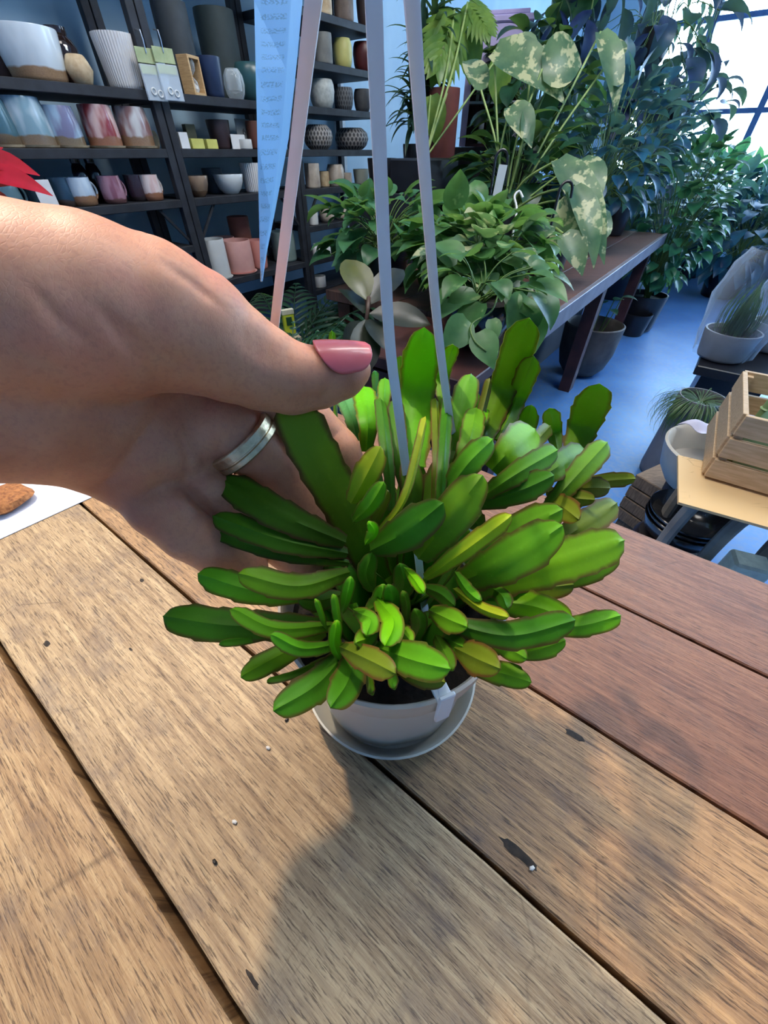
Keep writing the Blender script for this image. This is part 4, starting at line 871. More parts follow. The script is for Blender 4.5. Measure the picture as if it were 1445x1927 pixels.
# ------------------------------------------------------------------ foliage generators
def leaf(mb, base, d, up, L, Wd, kind='heart', droop=.3, fold=.25, rnd=random):
    d = Vector(d).normalized(); up = Vector(up); side = d.cross(up)
    if side.length < 1e-3: side = d.orthogonal()
    side.normalize(); nrm = side.cross(d).normalized()
    n = 7 if kind != 'strap' else 9
    vs = []; p = Vector(base); step = L/n; dd = d.copy(); nn = nrm.copy()
    for i in range(n+1):
        s = i/n
        if kind == 'heart': wv = (math.sin(math.pi*min(1, (s+.08)/1.08))**.62)*(1-s)**.42*1.25 if s < 1 else 0
        elif kind == 'oval': wv = math.sin(math.pi*s)**.75
        elif kind == 'lance': wv = math.sin(math.pi*min(1, s**.75))
        else: wv = min(1, s*6+.2)*(1-s**3)
        wv = max(wv, .03)*Wd/2; f = fold*wv
        vs += [tuple(p-side*wv+nn*f), tuple(p-side*wv*.5+nn*f*.35), tuple(p), tuple(p+side*wv*.5+nn*f*.35), tuple(p+side*wv+nn*f)]
        R = Matrix.Rotation(-droop/n*(1+s), 3, side); dd = R @ dd; nn = R @ nn; p = p+dd*step
    fs = [(i*5+k, i*5+5+k, i*5+6+k, i*5+1+k) for i in range(n) for k in range(4)]
    mb.add(vs, fs)
def frond(mb, base, d, L, nl, ll, lw, droop=.8, rnd=random):
    d = Vector(d).normalized(); side = d.cross(Vector((0, 0, 1)))
    if side.length < 1e-3: side = Vector((1, 0, 0))
    side.normalize(); p = Vector(base); pts = [p.copy()]; n = nl; dd = d.copy(); st = L/n
    for i in range(n):
        dd = Matrix.Rotation(-droop/n, 3, side) @ dd; p = p+dd*st; pts.append(p.copy())
        if i > n*.25:
            s = i/n; l = ll*math.sin(math.pi*min(1, .25+s*.75))
            for sg in (-1, 1): leaf(mb, p, dd*.75+side*sg*.9+Vector((0, 0, -.05)), side.cross(dd), l, lw, 'lance', .5, .3)
    mb.tube(pts, .0025, 5)
def split_leaf(mb, base, d, up, L, Wd, rnd=random):
    d = Vector(d).normalized(); side = d.cross(Vector(up)).normalized(); nrm = side.cross(d); n = 9
    leaf(mb, base, d, up, L, Wd*.42, 'oval', .5, .15)
    for i in range(n):
        s = (i+.2)/n; p = Vector(base)+d*L*s*.9-nrm*.1*L*s*s
        for sg in (-1, 1):
            ang = 1.35-s*1.0; dr = d*math.cos(ang)+side*sg*math.sin(ang)-nrm*.12
            leaf(mb, p, dr, nrm, Wd*.56*(math.sin(math.pi*(.28+.6*s))), L*.135, 'lance', .35, .12)
def plant_obj(name, label, cat, base, pot=None, group=None):
    """pot = (radius, height, kind, material)"""
    t = thing(name, label, cat, base, 0, group)
    if pot:
        r, h, kind, m = pot; mb = pot_mb(kind, r, h); o = mb.build('pot', m, None, angle=50); o.parent = t
        sb = MB(); sb.lathe([(.001, h*.86), (r*.86, h*.86), (r*.86, h*.88), (.001, h*.9)], 20); o2 = sb.build('soil', MATS['black potting soil'], None); o2.parent = t
    return t
def finish(t, mb, m, name='foliage'):
    if not mb.v: return
    o = mb.build(name, m, None, angle=0); o.parent = t; o.location = (0, 0, 0); return o
def bush(t, z0, center, rad, nleaf, L, Wd, kind, m, seed, droop=.5, stems=True, stemm=None, trail=0, jit=.35, low=-.4):
    """leaves fill an ellipsoid above the pot; everything is in the plant's own frame"""
    rnd = random.Random(seed); mb = MB(); sb = MB(); c = Vector(center)
    for i in range(nleaf):
        while True:
            q = Vector((rnd.uniform(-1, 1), rnd.uniform(-1, 1), rnd.uniform(low, 1)))
            if .12 < q.length < 1: break
        q = q*(q.length**-.45)
        pos = c+Vector((q.x*rad[0], q.y*rad[1], q.z*rad[2]))
        out = Vector((q.x, q.y, q.z*.6+.1))+Vector([rnd.uniform(-jit, jit) for _ in range(3)])
        up = Vector((q.x*.3+rnd.uniform(-.3, .3), q.y*.3+rnd.uniform(-.3, .3), 1))
        s = rnd.uniform(.6, 1.2)
        leaf(mb, pos, out+Vector((0, 0, -.1)), up, L*s, Wd*s, kind, droop*rnd.uniform(.6, 1.6), .22)
        if stems and i % 2 == 0:
            b = Vector((rnd.uniform(-.02, .02), rnd.uniform(-.02, .02), z0)); mid = (b+pos)/2+Vector((0, 0, rad[2]*.25)); sb.tube(catmull([b, mid, pos], 6), .0022, 4, False)
    finish(t, mb, m)
    if sb.v: finish(t, sb, stemm or plain('green plant stem', srgb(96, 128, 60), srgb(74, 104, 46)), 'stems')

LG = leafmat('mid green leaf', srgb(84, 132, 74), srgb(46, 92, 50)); LP = leafmat('pothos leaf', srgb(96, 142, 80), srgb(58, 104, 58), srgb(150, 176, 110), .62)
LD = leafmat('dark green leaf', srgb(40, 84, 60), srgb(20, 56, 44)); LR = leafmat('rubber plant leaf', srgb(44, 50, 38), srgb(24, 32, 28), rough=.34, tr=.1)
LB = leafmat('bright green leaf', srgb(104, 170, 60), srgb(70, 140, 50)); LM = leafmat('monstera leaf', srgb(120, 150, 66), srgb(84, 124, 56))
LV = leafmat('cream variegated leaf', srgb(104, 132, 96), srgb(62, 100, 76), srgb(188, 190, 146), .53); LO = leafmat('olive leaf', srgb(96, 100, 46), srgb(70, 78, 36), rough=.3, tr=.2)
LK = leafmat('dark leaf tinted by blue haze', srgb(40, 56, 110), srgb(26, 38, 86), tr=.35); LT = leafmat('window leaf tinted by blue haze', srgb(34, 96, 130), srgb(20, 62, 106), tr=.35)  # blue window haze painted into both leaf colours
LY = leafmat('yellow edged leaf', srgb(60, 120, 40), srgb(40, 96, 36), srgb(150, 176, 60), .52)
blackp = plain('black nursery plastic', srgb(32, 34, 40), srgb(22, 24, 30), 8, .35)
terr = plain('dark terracotta', srgb(112, 56, 48), srgb(92, 44, 40), 8, .6)

# ------------------------------------------------------------------ display bench with plants
BZ = .72
bench = thing('display_bench', 'long low brown timber bench carrying the potted plants', 'bench', W(2.4, .9, 0), ROT)
bw = wood_mat('bench timber', srgb(120, 84, 70), srgb(92, 62, 54), srgb(56, 38, 36), .3); bw2 = plain('grey bench edge', srgb(128, 124, 136), srgb(104, 100, 112), 8, .45)
for i in range(5):
    mb = MB(); mb.M = RM; mb.box(2.72, .44+.09+i*.185, BZ-.02, 2.68, .18, .04, .002); mb.build('plank', bw, bench, smooth=False)
mb = MB(); mb.M = RM; mb.box(2.72, .425, BZ-.03, 2.68, .02, .07, .002); mb.build('edge_board', bw2, bench, smooth=False)
for s in (1.45, 2.7, 3.97):
    for d in (.5, 1.28): mb = MB(); mb.M = RM; mb.box(s, d, .335, .09, .07, .67); mb.build('leg', plain('red brown timber', srgb(92, 50, 44), srgb(66, 36, 34), 10), bench, smooth=False)
    mb = MB(); mb.M = RM; mb.box(s, .89, .62, .06, .7, .08); mb.build('cross_rail', MATS['red brown timber'], bench, smooth=False)
mb = MB(); mb.M = RM; mb.box(2.7, .98, .2, 2.3, .4, .4, .01); tag(mb.build('storage_crate', plain('black crate', srgb(24, 26, 34), srgb(18, 20, 26)), smooth=False), 'long black storage crate in the shadow under the bench', 'crate')
RZ = 1.0
pt = thing('plant_table', 'low red-brown timber table under the trailing variegated pothos', 'table', W(1.13, .63, 0), ROT)
mb = MB(); mb.M = RM; mb.box(1.13, .64, BZ-.0225, .42, .46, .035, .003); mb.build('top', MATS['red brown timber'], pt, smooth=False)
for s in (.96, 1.30):
    for d in (.45, .83): mb = MB(); mb.M = RM; mb.box(s, d, .339, .07, .06, .678); mb.build('leg', MATS['red brown timber'], pt, smooth=False)
    mb = MB(); mb.M = RM; mb.box(s, .64, .62, .05, .32, .09); mb.build('cross_rail', MATS['red brown timber'], pt, smooth=False)
riser = thing('riser_shelf', 'black stepped riser standing on the floor behind the bench', 'stand', W(3.1, 1.65, 0), ROT)
mb = MB(); mb.M = RM; mb.box(3.1, 1.64, RZ-.02, 1.9, .48, .04); mb.build('top', blackwood, riser, smooth=False)
for s in (2.18, 3.1, 4.02):
    mb = MB(); mb.M = RM; mb.box(s, 1.64, (RZ-.04)/2, .06, .46, RZ-.04); mb.build('side_panel', blackwood, riser, smooth=False)
mb = MB(); mb.M = RM; mb.box(3.1, 1.87, .48, 1.8, .02, .96); mb.build('back_panel', blackwood, riser, smooth=False)

def on(u, v, z): p = PZ(u, v, z); return Vector((p.x, p.y, z))
def rel(t, u, v, Z): return P(u, v, Z)-Vector(t.location)
# pothos in front, middle of bench
t = plant_obj('pothos_plant', 'pothos with heart-shaped green leaves filling the bench between the front and right straps', 'potted plant', W(1.58, .74, BZ), (.12, .15, 'taper', blackp)); 
bush(t, .13, (0, 0, .18), (.26, .24, .13), 170, .10, .085, 'heart', LP, 11)
t = plant_obj('pothos_plant', 'leafy pothos left of the front strap, tallest green mass by the shelves', 'potted plant', W(1.60, 1.20, BZ), (.11, .15, 'taper', blackp))
bush(t, .13, (0, 0, .19), (.27, .22, .15), 150, .11, .085, 'heart', leafmat('soft green leaf', srgb(82, 134, 88), srgb(52, 102, 68)), 12)
c = on(905, 600, BZ); t = plant_obj('trailing_pothos', 'variegated pothos in a wide black bowl trailing over the bench end', 'potted plant', W(1.17, .53, BZ), (.115, .135, 'bowl', plain('glossy black bowl', srgb(26, 28, 34), srgb(20, 22, 28), 8, .2, coat=.5)))
bush(t, .12, (.02, -.02, .17), (.15, .15, .09), 46, .10, .075, 'heart', LP, 13)
rnd = random.Random(3); vb = MB(); lb = MB()
pl = [rel(t, 940, 545, 1.10), rel(t, 925, 585, 1.03), rel(t, 888, 610, .98), rel(t, 892, 640, .965), rel(t, 915, 662, .96)]
vb.tube(catmull(pl, 16), .0026, 6); finish(t, vb, MATS['green plant stem'], 'trailing_vine')
for (a, b_) in (((880, 602, .98), (835, 660, .95)), ((900, 625, .97), (930, 690, .945)), ((925, 600, 1.0), (935, 640, .99)), ((995, 560, 1.05), (965, 640, 1.0)), ((1000, 590, 1.05), (1010, 660, 1.03))):
    A_, B_ = rel(t, *a), rel(t, *b_); leaf(lb, A_, B_-A_, (0, -1, .4), (B_-A_).length, (B_-A_).length*.68, 'heart', .2, .2)
finish(t, lb, LP, 'trailing_leaves')
t = plant_obj('variegated_pothos', 'cream-splashed pothos in a black bowl at the bench edge', 'potted plant', W(1.42, .62, BZ), (.10, .12, 'bowl', blackp))
bush(t, .10, (0, 0, .17), (.17, .15, .11), 46, .12, .085, 'heart', LV, 14)
# palm at the left on the floor
t = plant_obj('parlour_palm', 'parlour palm with thin arching fronds behind the left strap', 'potted plant', W(1.20, 1.44, 0), (.11, .34, 'taper', blackp))
rnd = random.Random(21); mb = MB()
for i in range(34):
    a = rnd.uniform(0, 6.28); e = rnd.uniform(.9, 1.4); d = Vector((math.cos(a)*math.cos(e), math.sin(a)*math.cos(e), math.sin(e)))
    frond(mb, (rnd.uniform(-.04, .04), rnd.uniform(-.04, .04), .34), d, rnd.uniform(.48, .78), 15, .20, .017, rnd.uniform(.9, 1.5))
finish(t, mb, leafmat('palm frond', srgb(50, 92, 66), srgb(28, 66, 50)))
t = plant_obj('variegated_dracaena', 'small plant with long yellow-edged leaves right of the left strap', 'potted plant', W(.86, 1.34, 0), (.09, .48, 'taper', blackp))
mb = MB(); rnd = random.Random(5)
for k in range(9):
    a = rnd.uniform(0, 6.28); leaf(mb, (0, 0, .46), (math.cos(a)*.5, math.sin(a)*.5, 1), (math.cos(a), math.sin(a), .2), rnd.uniform(.24, .34), .05, 'lance', .7, .3)
finish(t, mb, LY)
t = plant_obj('feathery_fern', 'dense feathery dark green fern between the fronds and the dark rubber plant', 'potted plant', W(.94, 1.12, 0), (.11, .44, 'taper', blackp))
rnd = random.Random(8); mb = MB()
for i in range(60):
    a = rnd.uniform(0, 6.28); e = rnd.uniform(.6, 1.45); d = Vector((math.cos(a)*math.cos(e), math.sin(a)*math.cos(e), math.sin(e)))
    frond(mb, (rnd.uniform(-.04, .04), rnd.uniform(-.04, .04), .42), d, rnd.uniform(.24, .40), 11, .055, .012, .8)
finish(t, mb, leafmat('fern green', srgb(44, 96, 70), srgb(24, 66, 52)))
# rubber plant
base = W(.79, .74, .0); t = plant_obj('rubber_plant', 'rubber plant with broad dark glossy leaves just left of the front strap', 'potted plant', base, (.11, .36, 'taper', blackp))
mb = MB(); mo = MB(); sb = MB(); j0 = rel(t, 690, 600, 1.08)
sb.tube(catmull([Vector((0, 0, .32)), Vector((0, 0, .32))*.5+j0*.5, j0, rel(t, 694, 560, 1.09)], 12), .006, 8)
for (a, b_, wd, up, q) in (((690, 565, 1.09), (655, 470, 1.08), .075, (.5, -1, .2), 1), ((695, 590, 1.07), (808, 588, 1.02), .066, (0, -.6, 1), 0), ((690, 600, 1.08), (686, 695, 1.02), .07, (.2, -1, .3), 0),
                            ((692, 575, 1.09), (762, 480, 1.12), .060, (-.4, -1, .3), 0), ((684, 590, 1.08), (645, 520, 1.12), .05, (.6, -.8, .2), 0), ((690, 600, 1.08), (735, 640, 1.0), .05, (.3, -.6, .7), 0), ((690, 610, 1.08), (650, 640, 1.05), .05, (.3, -.6, .7), 0)):
    A_, B_ = rel(t, *a), rel(t, *b_); leaf(mo if q else mb, A_, B_-A_, up, (B_-A_).length*1.03, wd*1.25, 'oval', .35, .2)
finish(t, mb, LR); finish(t, mo, LO, 'young_leaf'); finish(t, sb, plain('brown plant stem', srgb(84, 60, 44)), 'stem')
# basket, yellow packet at far left below shelves
stool = thing('side_table', 'low dark side table under the basket behind the thumb', 'table', W(1.02, 1.55, 0), ROT)
mb = MB(); mb.M = RM; mb.box(.92, 1.62, .43, .34, .42, .04); mb.build('top', darkwood, stool, smooth=False)
for s in (.78, 1.06):
    for d in (1.44, 1.8): mb = MB(); mb.M = RM; mb.box(s, d, .205, .04, .04, .41); mb.build('leg', darkwood, stool, smooth=False)
p = on(500, 655, .45); mb = pot_mb('taper', .085, .10, lambda th, z, j: 1+.03*math.sin(20*th+j*3.1), 80); o = mb.build('wicker_basket', plain('woven wicker', srgb(176, 150, 116), srgb(120, 98, 74), 90, .8, bmp=.6)); o.location = p
tag(o, 'woven wicker basket glimpsed above the thumb, left of the left strap', 'basket')
p = on(553, 668, .45); t = thing('seed_carton', 'beige carton holding a yellow-green packet, right of the left strap', 'box', p, ROT-.4)
mb = MB(); mb.box(0, 0, .045, .075, .075, .09, .002); child(mb, 'carton', plain('beige card', srgb(190, 176, 150), srgb(176, 160, 134)), t, smooth=False)
mb = MB(); mb.box(0, .0, .135, .052, .02, .13, .002); child(mb, 'yellow_packet', plain('yellow green packet', srgb(206, 212, 60), srgb(190, 200, 50)), t, smooth=False)
mb = MB(); mb.box(0, -.0106, .155, .026, .003, .035, .001); child(mb, 'green_patch', plain('dark green print', srgb(40, 80, 50)), t, smooth=False)
mb = MB(); mb.box(0, 0, .192, .056, .022, .02, .001); child(mb, 'flap', plain('cream flap', srgb(220, 216, 190)), t, smooth=False)
# plants on the riser
t = plant_obj('dracaena_plant', 'tall dracaena with narrow dark leaves between the front and right straps', 'potted plant', W(2.75, 1.78, RZ), (.11, .20, 'taper', blackp))
rnd = random.Random(31); mb = MB(); sb = MB()
for (x, y, h) in ((0, 0, .42), (.05, .03, .66), (-.05, .02, .24)):
    sb.tube([Vector((x*.3, y*.3, .18)), Vector((x, y, .18+h))], .010, 8)
    for k in range(60):
        a = rnd.uniform(0, 6.28); e = rnd.uniform(-.2, 1.3); z = .18+h*rnd.uniform(.35, 1.02); leaf(mb, (x, y, z), (math.cos(a)*math.cos(e), math.sin(a)*math.cos(e), math.sin(e)), (0, 0, 1) if e < 1 else (math.cos(a), math.sin(a), 0), rnd.uniform(.16, .26), .036, 'strap', .7, .3)
finish(t, mb, leafmat('dracaena leaf', srgb(58, 88, 78), srgb(28, 54, 54))); finish(t, sb, MATS['brown plant stem'], 'stem')
t = plant_obj('monstera_plant', 'tall monstera with split yellow-green leaf in a black box pot, by the right strap', 'potted plant', W(2.40, 1.52, RZ), None)
mb = MB(); mb.M = RM; mb.box(0, 0, .07, .36, .22, .14, .008); child(mb, 'pot', blackp, t, smooth=False)
mb = MB(); sb = MB(); b0 = Vector((0, 0, .14))
def petiole(sb, pts, r=.006): sb.tube(catmull(pts, 16), r, 7, False)
Zm = depth(Vector(t.location))
for (u, v, tu, tv, dz, L, Wd) in ((855, 20, 820, 140, -.05, .36, .34), (880, 5, 930, 60, .0, .24, .2)):
    e = rel(t, u, v, Zm-.15); petiole(sb, [b0, b0*.5+e*.5+Vector((.03, 0, .04)), e]); tip = rel(t, tu, tv, Zm-.2); split_leaf(mb, e, tip-e, (.1, -1, .35), L, Wd)
for (u, v) in ((935, 110), (880, 60), (810, 180)):
    e = rel(t, u, v, Zm-.1); petiole(sb, [b0, b0*.5+e*.5, e], .005); leaf(mb, e, (.3, -.2, -1), (.2, -1, .1), .2, .14, 'heart', .4, .3)
finish(t, mb, LM); finish(t, sb, plain('pale green petiole', srgb(150, 170, 100), srgb(110, 140, 80)), 'petioles')
c = P(822, 250, 2.25); 
mb = pot_mb('cyl', .085, .42); o = mb.build('terracotta_planter', terr, angle=50); o.location = W(2.72, 1.62, RZ); tag(o, 'tall dark terracotta cylinder pot behind the monstera stems', 'pot')
# lilac display house with tubes
hp = P(885, 275, 2.6); 
t = thing('display_hutch', 'small lilac-roofed wooden hutch with an arched opening, behind the monstera stems', 'cabinet', W(3.35, 1.62, RZ+.19), ROT-1.15)
lil = plain('lilac paint', srgb(176, 164, 206), srgb(160, 150, 192), 8, .6); mar_ = plain('maroon paint', srgb(84, 34, 44), srgb(64, 26, 36), 8, .5)
mb = MB(); mb.M = RM; mb.box(3.35, 1.62, RZ+.094, .42, .36, .188); tag(mb.build('plinth', blackwood, smooth=False), 'black box raising the lilac hutch on the riser', 'plinth')
mb = MB(); n = 16; w2, hh0, rr = .19, .52, .15
vs = []; 
arch = [(-rr, .0)]+[(-rr*math.cos(math.pi*k/n), .30+rr*.55*math.sin(math.pi*k/n)) for k in range(n+1)]+[(rr, .0)]
outer = [(-w2, 0), (-w2, .36)]+[(-w2+(2*w2)*k/(n-1)*1.0 if False else -w2*math.cos(math.pi*k/(n)), .36+.16*math.sin(math.pi*k/n)**.7) for k in range(1, n)]+[(w2, .36), (w2, 0)]
for y in (-.10, -.085):
    vs += [(x, y, z) for x, z in arch]; vs += [(x, y, z) for x, z in outer]
na = len(arch); fs = []
no = len(outer)
for k in range(na-1): fs.append((k, k+1, na+k+1, na+k)); fs.append((na+no+k, na+no+na+k, na+no+na+k+1, na+no+k+1))
for k in range(na-1): fs.append((k, na+no+k, na+no+k+1, k+1)); fs.append((na+k, na+k+1, na+no+na+k+1, na+no+na+k))
mb.add(vs, fs); child(mb, 'front', lil, t, smooth=False)
mb = MB()
for x in (-w2+.008, w2-.008): mb.box(x, 0, .18, .016, .17, .36)
mb.box(0, .09, .25, .37, .012, .5); mb.box(0, 0, .008, .36, .17, .016); child(mb, 'carcass', mar_, t, smooth=False)
mb = MB(); mb.box(0, 0, .535, .34, .22, .03, .008); mb.box(0, 0, .56, .28, .18, .02, .006); child(mb, 'roof', lil, t, smooth=False)
mb = MB(); mb.box(0, 0, .205, .35, .17, .012); child(mb, 'shelf', plain('pale grey shelf', srgb(176, 186, 200)), t, smooth=False)
HW = t.matrix_basis.copy(); HW = Matrix.Translation(t.location) @ Matrix.Rotation(t.rotation_euler.z, 4, 'Z')
tube = None
for k in range(7):
    x = -.105+.035*k
    mb = MB(); mb.lathe([(.008, 0), (.011, .004), (.011, .12), (.0125, .125), (.010, .125), (.009, .01), (.001, .008)], 16)
    if tube is None: tube = mb.build('test_tube', glassmat('tube glass', (.85, .92, 1), .4)); o = tube
    else: o = tube.copy(); COL.objects.link(o)
    o.location = HW @ Vector((x, -.03, .2115)); tag(o, 'slim clear glass tube standing in the row on the hutch shelf', 'glass tube', 'glass tubes on the hutch shelf')
for k in range(3):
    mb = MB(); mb.lathe([(.016, 0), (.018, .01), (.018, .15), (.001, .15)], 16); o = mb.build('white_candle', plain('white wax', srgb(206, 216, 232), sss=.2)); o.location = HW @ Vector((-.06+.05*k, -.02, .0165))
    tag(o, 'tall white candle in the lower compartment of the lilac hutch', 'candle', 'white candles in the hutch')
# other pots on bench / riser
pp = W(1.98, .98, BZ); mb = pot_mb('cyl', .055, .17, lambda th, z, j: 1, 32)
t = thing('terracotta_planter', 'brown glazed terracotta pot on the bench, directly under the green ribbed pot', 'pot', W(2.0, .98, BZ))
mb = pot_mb('cyl', .075, .14); child(mb, 'body', plain('warm brown glaze', srgb(150, 98, 76), srgb(120, 74, 58), 8, .3), t, angle=50)
mb = MB(); mb.lathe([(.055, 0), (.060, .005), (.058, .03), (.064, .04), (.058, .05), (.064, .07), (.060, .085), (.066, .10), (.070, .125), (.064, .13), (.055, .12), (.001, .11)], 40)
o = mb.build('ribbed_planter', plain('pale green stoneware', srgb(176, 186, 150), srgb(150, 162, 128), 20, .6), angle=50); o.location = W(2.0, .98, BZ+.1405); tag(o, 'pale green ribbed stoneware pot above the pothos leaves', 'pot')
for (S_, D_, z_, r_, h_, lab) in ((2.30, 1.74, RZ, .08, .14, 'black square-shouldered pot on the riser right of the front strap'), (2.62, 1.22, BZ, .15, .30, 'large black pot on the bench behind the cream leaves'), (2.25, .72, BZ, .13, .22, 'black pot on the bench under the cream variegated leaves'), (3.05, 1.1, BZ, .16, .30, 'big black pot further along the bench')):
    mb = pot_mb('taper', r_, h_); o = mb.build('black_planter', blackp, angle=50); o.location = W(S_, D_, z_); tag(o, lab, 'pot')
# variegated monstera
t = plant_obj('variegated_monstera', 'variegated monstera with large cream and green leaves right of centre', 'potted plant', W(2.3, .98, BZ), (.12, .22, 'taper', blackp)); Zm = 1.9
mb = MB(); sb = MB(); rnd = random.Random(41); b0 = Vector((0, 0, .2))
for (u, v, tu, tv, Z0, Z1, wd) in ((930, 95, 1080, 130, 1.75, 1.6, .17), (1020, 130, 1110, 95, 1.7, 1.65, .20), (1050, 300, 1180, 440, 1.65, 1.5, .15), (1090, 300, 1140, 360, 1.7, 1.6, .16), (1080, 350, 1150, 465, 1.6, 1.5, .12),
                                  (1130, 60, 1190, 170, 1.75, 1.7, .12), (985, 260, 1000, 170, 1.7, 1.65, .05), (1040, 140, 1060, 60, 1.8, 1.8, .18), (1000, 120, 950, 60, 1.8, 1.75, .16), (1150, 110, 1170, 30, 1.8, 1.8, .13), (1060, 440, 1110, 500, 1.6, 1.55, .12), (905, 170, 880, 60, 1.8, 1.8, .12), (1085, 380, 1040, 470, 1.65, 1.6, .16), (1110, 440, 1160, 390, 1.65, 1.6, .13), (960, 200, 1010, 250, 1.7, 1.65, .13)):
    e, q = rel(t, u, v, Z0), rel(t, tu, tv, Z1); petiole(sb, [b0, b0*.5+e*.5+Vector((rnd.uniform(-.05, .05), 0, .03)), e], .005); leaf(mb, e, q-e, (.1, -1, .5), (q-e).length, wd*.95, 'heart', .5, .25)
finish(t, mb, LV); finish(t, sb, MATS['pale green petiole'], 'petioles')
# dark mass of plants behind: a row of bushes with black pots
specs = [(2.55, 1.05, BZ, (.26, .24, .26), 120, .14, .10, 'heart', LD, 'dark green bushy plant behind the cream variegated leaves'),
         (3.0, .75, BZ, (.26, .26, .34), 150, .13, .09, 'heart', LT, 'bushy plant with leaves tinted blue by haze at the far part of the bench'),
         (3.3, 1.3, RZ, (.3, .3, .34), 150, .16, .11, 'oval', LD, 'dark leafy plant on the far end of the riser'),
         (3.75, .75, BZ, (.28, .28, .36), 150, .12, .07, 'oval', LT, 'plant with haze-tinted blue leaves at the end of the bench nearest the window')]
for k, (S_, D_, z_, rad, n_, L_, w_, kd, m_, lab) in enumerate(specs):
    t = plant_obj('leafy_plant', lab, 'potted plant', W(S_, D_, z_), (.10, .17, 'taper', blackp)); bush(t, .15, (0, 0, .17+rad[2]*.7), rad, n_, L_, w_, kd, m_, 50+k, low=-.7)
# tall floor plants along the walkway
for k, (u, v, z, rad, n_, L_, w_, m_, lab) in enumerate((
     (1192, 618, 0, (.28, .28, .48), 330, .11, .085, leafmat('bushy green leaf', srgb(54, 122, 86), srgb(30, 88, 78)), 'tall bushy green climber beside the blue-tinted walkway'),
     (1150, 560, 0, (.36, .36, .50), 260, .16, .10, LT, 'broad plant with haze-tinted blue leaves behind the bushy climber'),
     (1290, 520, 0, (.45, .40, .40), 200, .20, .14, LT, 'low broad-leaved plant at the far end of the walkway'),
     (1400, 512, 0, (.50, .42, .42), 200, .20, .12, LT, 'far plant below the window, right side'))):
    p = on(u, v, 0); t = plant_obj('floor_plant', lab, 'potted plant', p, (.16, .28, 'taper', blackp)); bush(t, .25, (0, 0, .30+rad[2]), rad, n_, L_, w_, 'heart', m_, 70+k, low=-.9)
p = on(1178, 645, 0); mb = pot_mb('taper', .115, .17); o = mb.build('black_planter', blackp, angle=50); o.location = on(1185, 628, 0); tag(o, 'small black pot in a dark saucer at the foot of the climber', 'pot')
# concrete pot on floor
p = on(1088, 700, 0); t = plant_obj('concrete_planter', 'large round-bottomed grey concrete planter on the floor by the walkway', 'pot', p)
mb = MB(); mb.lathe([(.07, 0), (.11, .01), (.15, .06), (.175, .15), (.182, .26), (.186, .33), (.176, .335), (.168, .32), (.16, .2), (.001, .18)], 48); child(mb, 'pot', plain('grey brown concrete', srgb(104, 98, 94), srgb(78, 72, 70), 9, .6, bmp=.1), t)
mb = MB(); sb = MB(); rnd = random.Random(4)
for k in range(7):
    a = rnd.uniform(0, 6.28); e = Vector((math.cos(a)*.1, math.sin(a)*.1, .42+.1*rnd.random())); petiole(sb, [Vector((0, 0, .19)), e*.6, e], .003); leaf(mb, e, (math.cos(a), math.sin(a), .2), (0, 0, 1), .09, .06, 'heart', .4, .2)
finish(t, mb, LD); finish(t, sb, MATS['green plant stem'], 'stems')

# ------------------------------------------------------------------ hanging plants against the window
def hanging(name, label, u, v, Z, m, n_, L_, w_, rad, kind='heart', seed=0, droop=.9, vines=0, potr=.11, ceiling_z=3.6):
    p = P(u, v, Z); t = plant_obj(name, label, 'hanging plant', p, (potr, potr*1.3, 'taper', blackp))
    rnd = random.Random(seed); wb = MB(); top = 3.6-p.z
    for k in range(3):
        a = 2.1*k+.4; wb.tube([Vector((potr*math.cos(a), potr*math.sin(a), potr*1.25)), Vector((0, 0, min(top, .9)))], .003, 5)
    if top > .9: wb.tube([Vector((0, 0, .9)), Vector((0, 0, top))], .004, 6)
    finish(t, wb, plain('thin dark cord', (.05, .06, .09)), 'hanger')
    bush(t, .1, (0, 0, .08), rad, n_, L_, w_, kind, m, seed+5, droop, low=-.9)
    if vines:
        vb = MB(); lb = MB()
        for k in range(vines):
            a = rnd.uniform(0, 6.28); r0 = potr*.9; q = Vector((r0*math.cos(a), r0*math.sin(a), .1)); pts = [q]; ln = rnd.uniform(.4, 1.0); d = Vector((math.cos(a)*.5, math.sin(a)*.5, 0))
            for j in range(12):
                q = q+Vector((d.x*.06*(.7**j), d.y*.06*(.7**j), -ln/12)); pts.append(q.copy())
                aa = rnd.uniform(0, 6.28); leaf(lb, q, (math.cos(aa), math.sin(aa), -.8), (0, 0, 1), L_*.7, w_*.7, kind, .5, .2)
            vb.tube(pts, .002, 4, False)
        finish(t, vb, MATS['green plant stem'], 'vines'); finish(t, lb, m, 'vine_leaves')
    return t
hanging('hanging_philodendron', 'large hanging plant with broad leaves tinted indigo by haze in front of the window', 1215, 120, 2.5, LK, 60, .22, .11, (.36, .36, .34), 'lance', 3, 1.0, 5)
hanging('hanging_philodendron', 'hanging plant with haze-tinted indigo leaves at the top, right of the cream monstera leaves', 1120, -20, 2.1, LK, 50, .22, .10, (.28, .28, .26), 'lance', 4, 1.0, 3)
hanging('hanging_pothos', 'hanging plant with haze-tinted blue leaves low before the window, above the far plants', 1265, 240, 3.1, LK, 70, .18, .11, (.34, .34, .28), 'heart', 6, .9, 3)
hanging('hanging_vine', 'long trailing vine hanging down across the bright window', 1345, -60, 3.4, LK, 16, .16, .07, (.16, .16, .12), 'lance', 7, 1.0, 4)
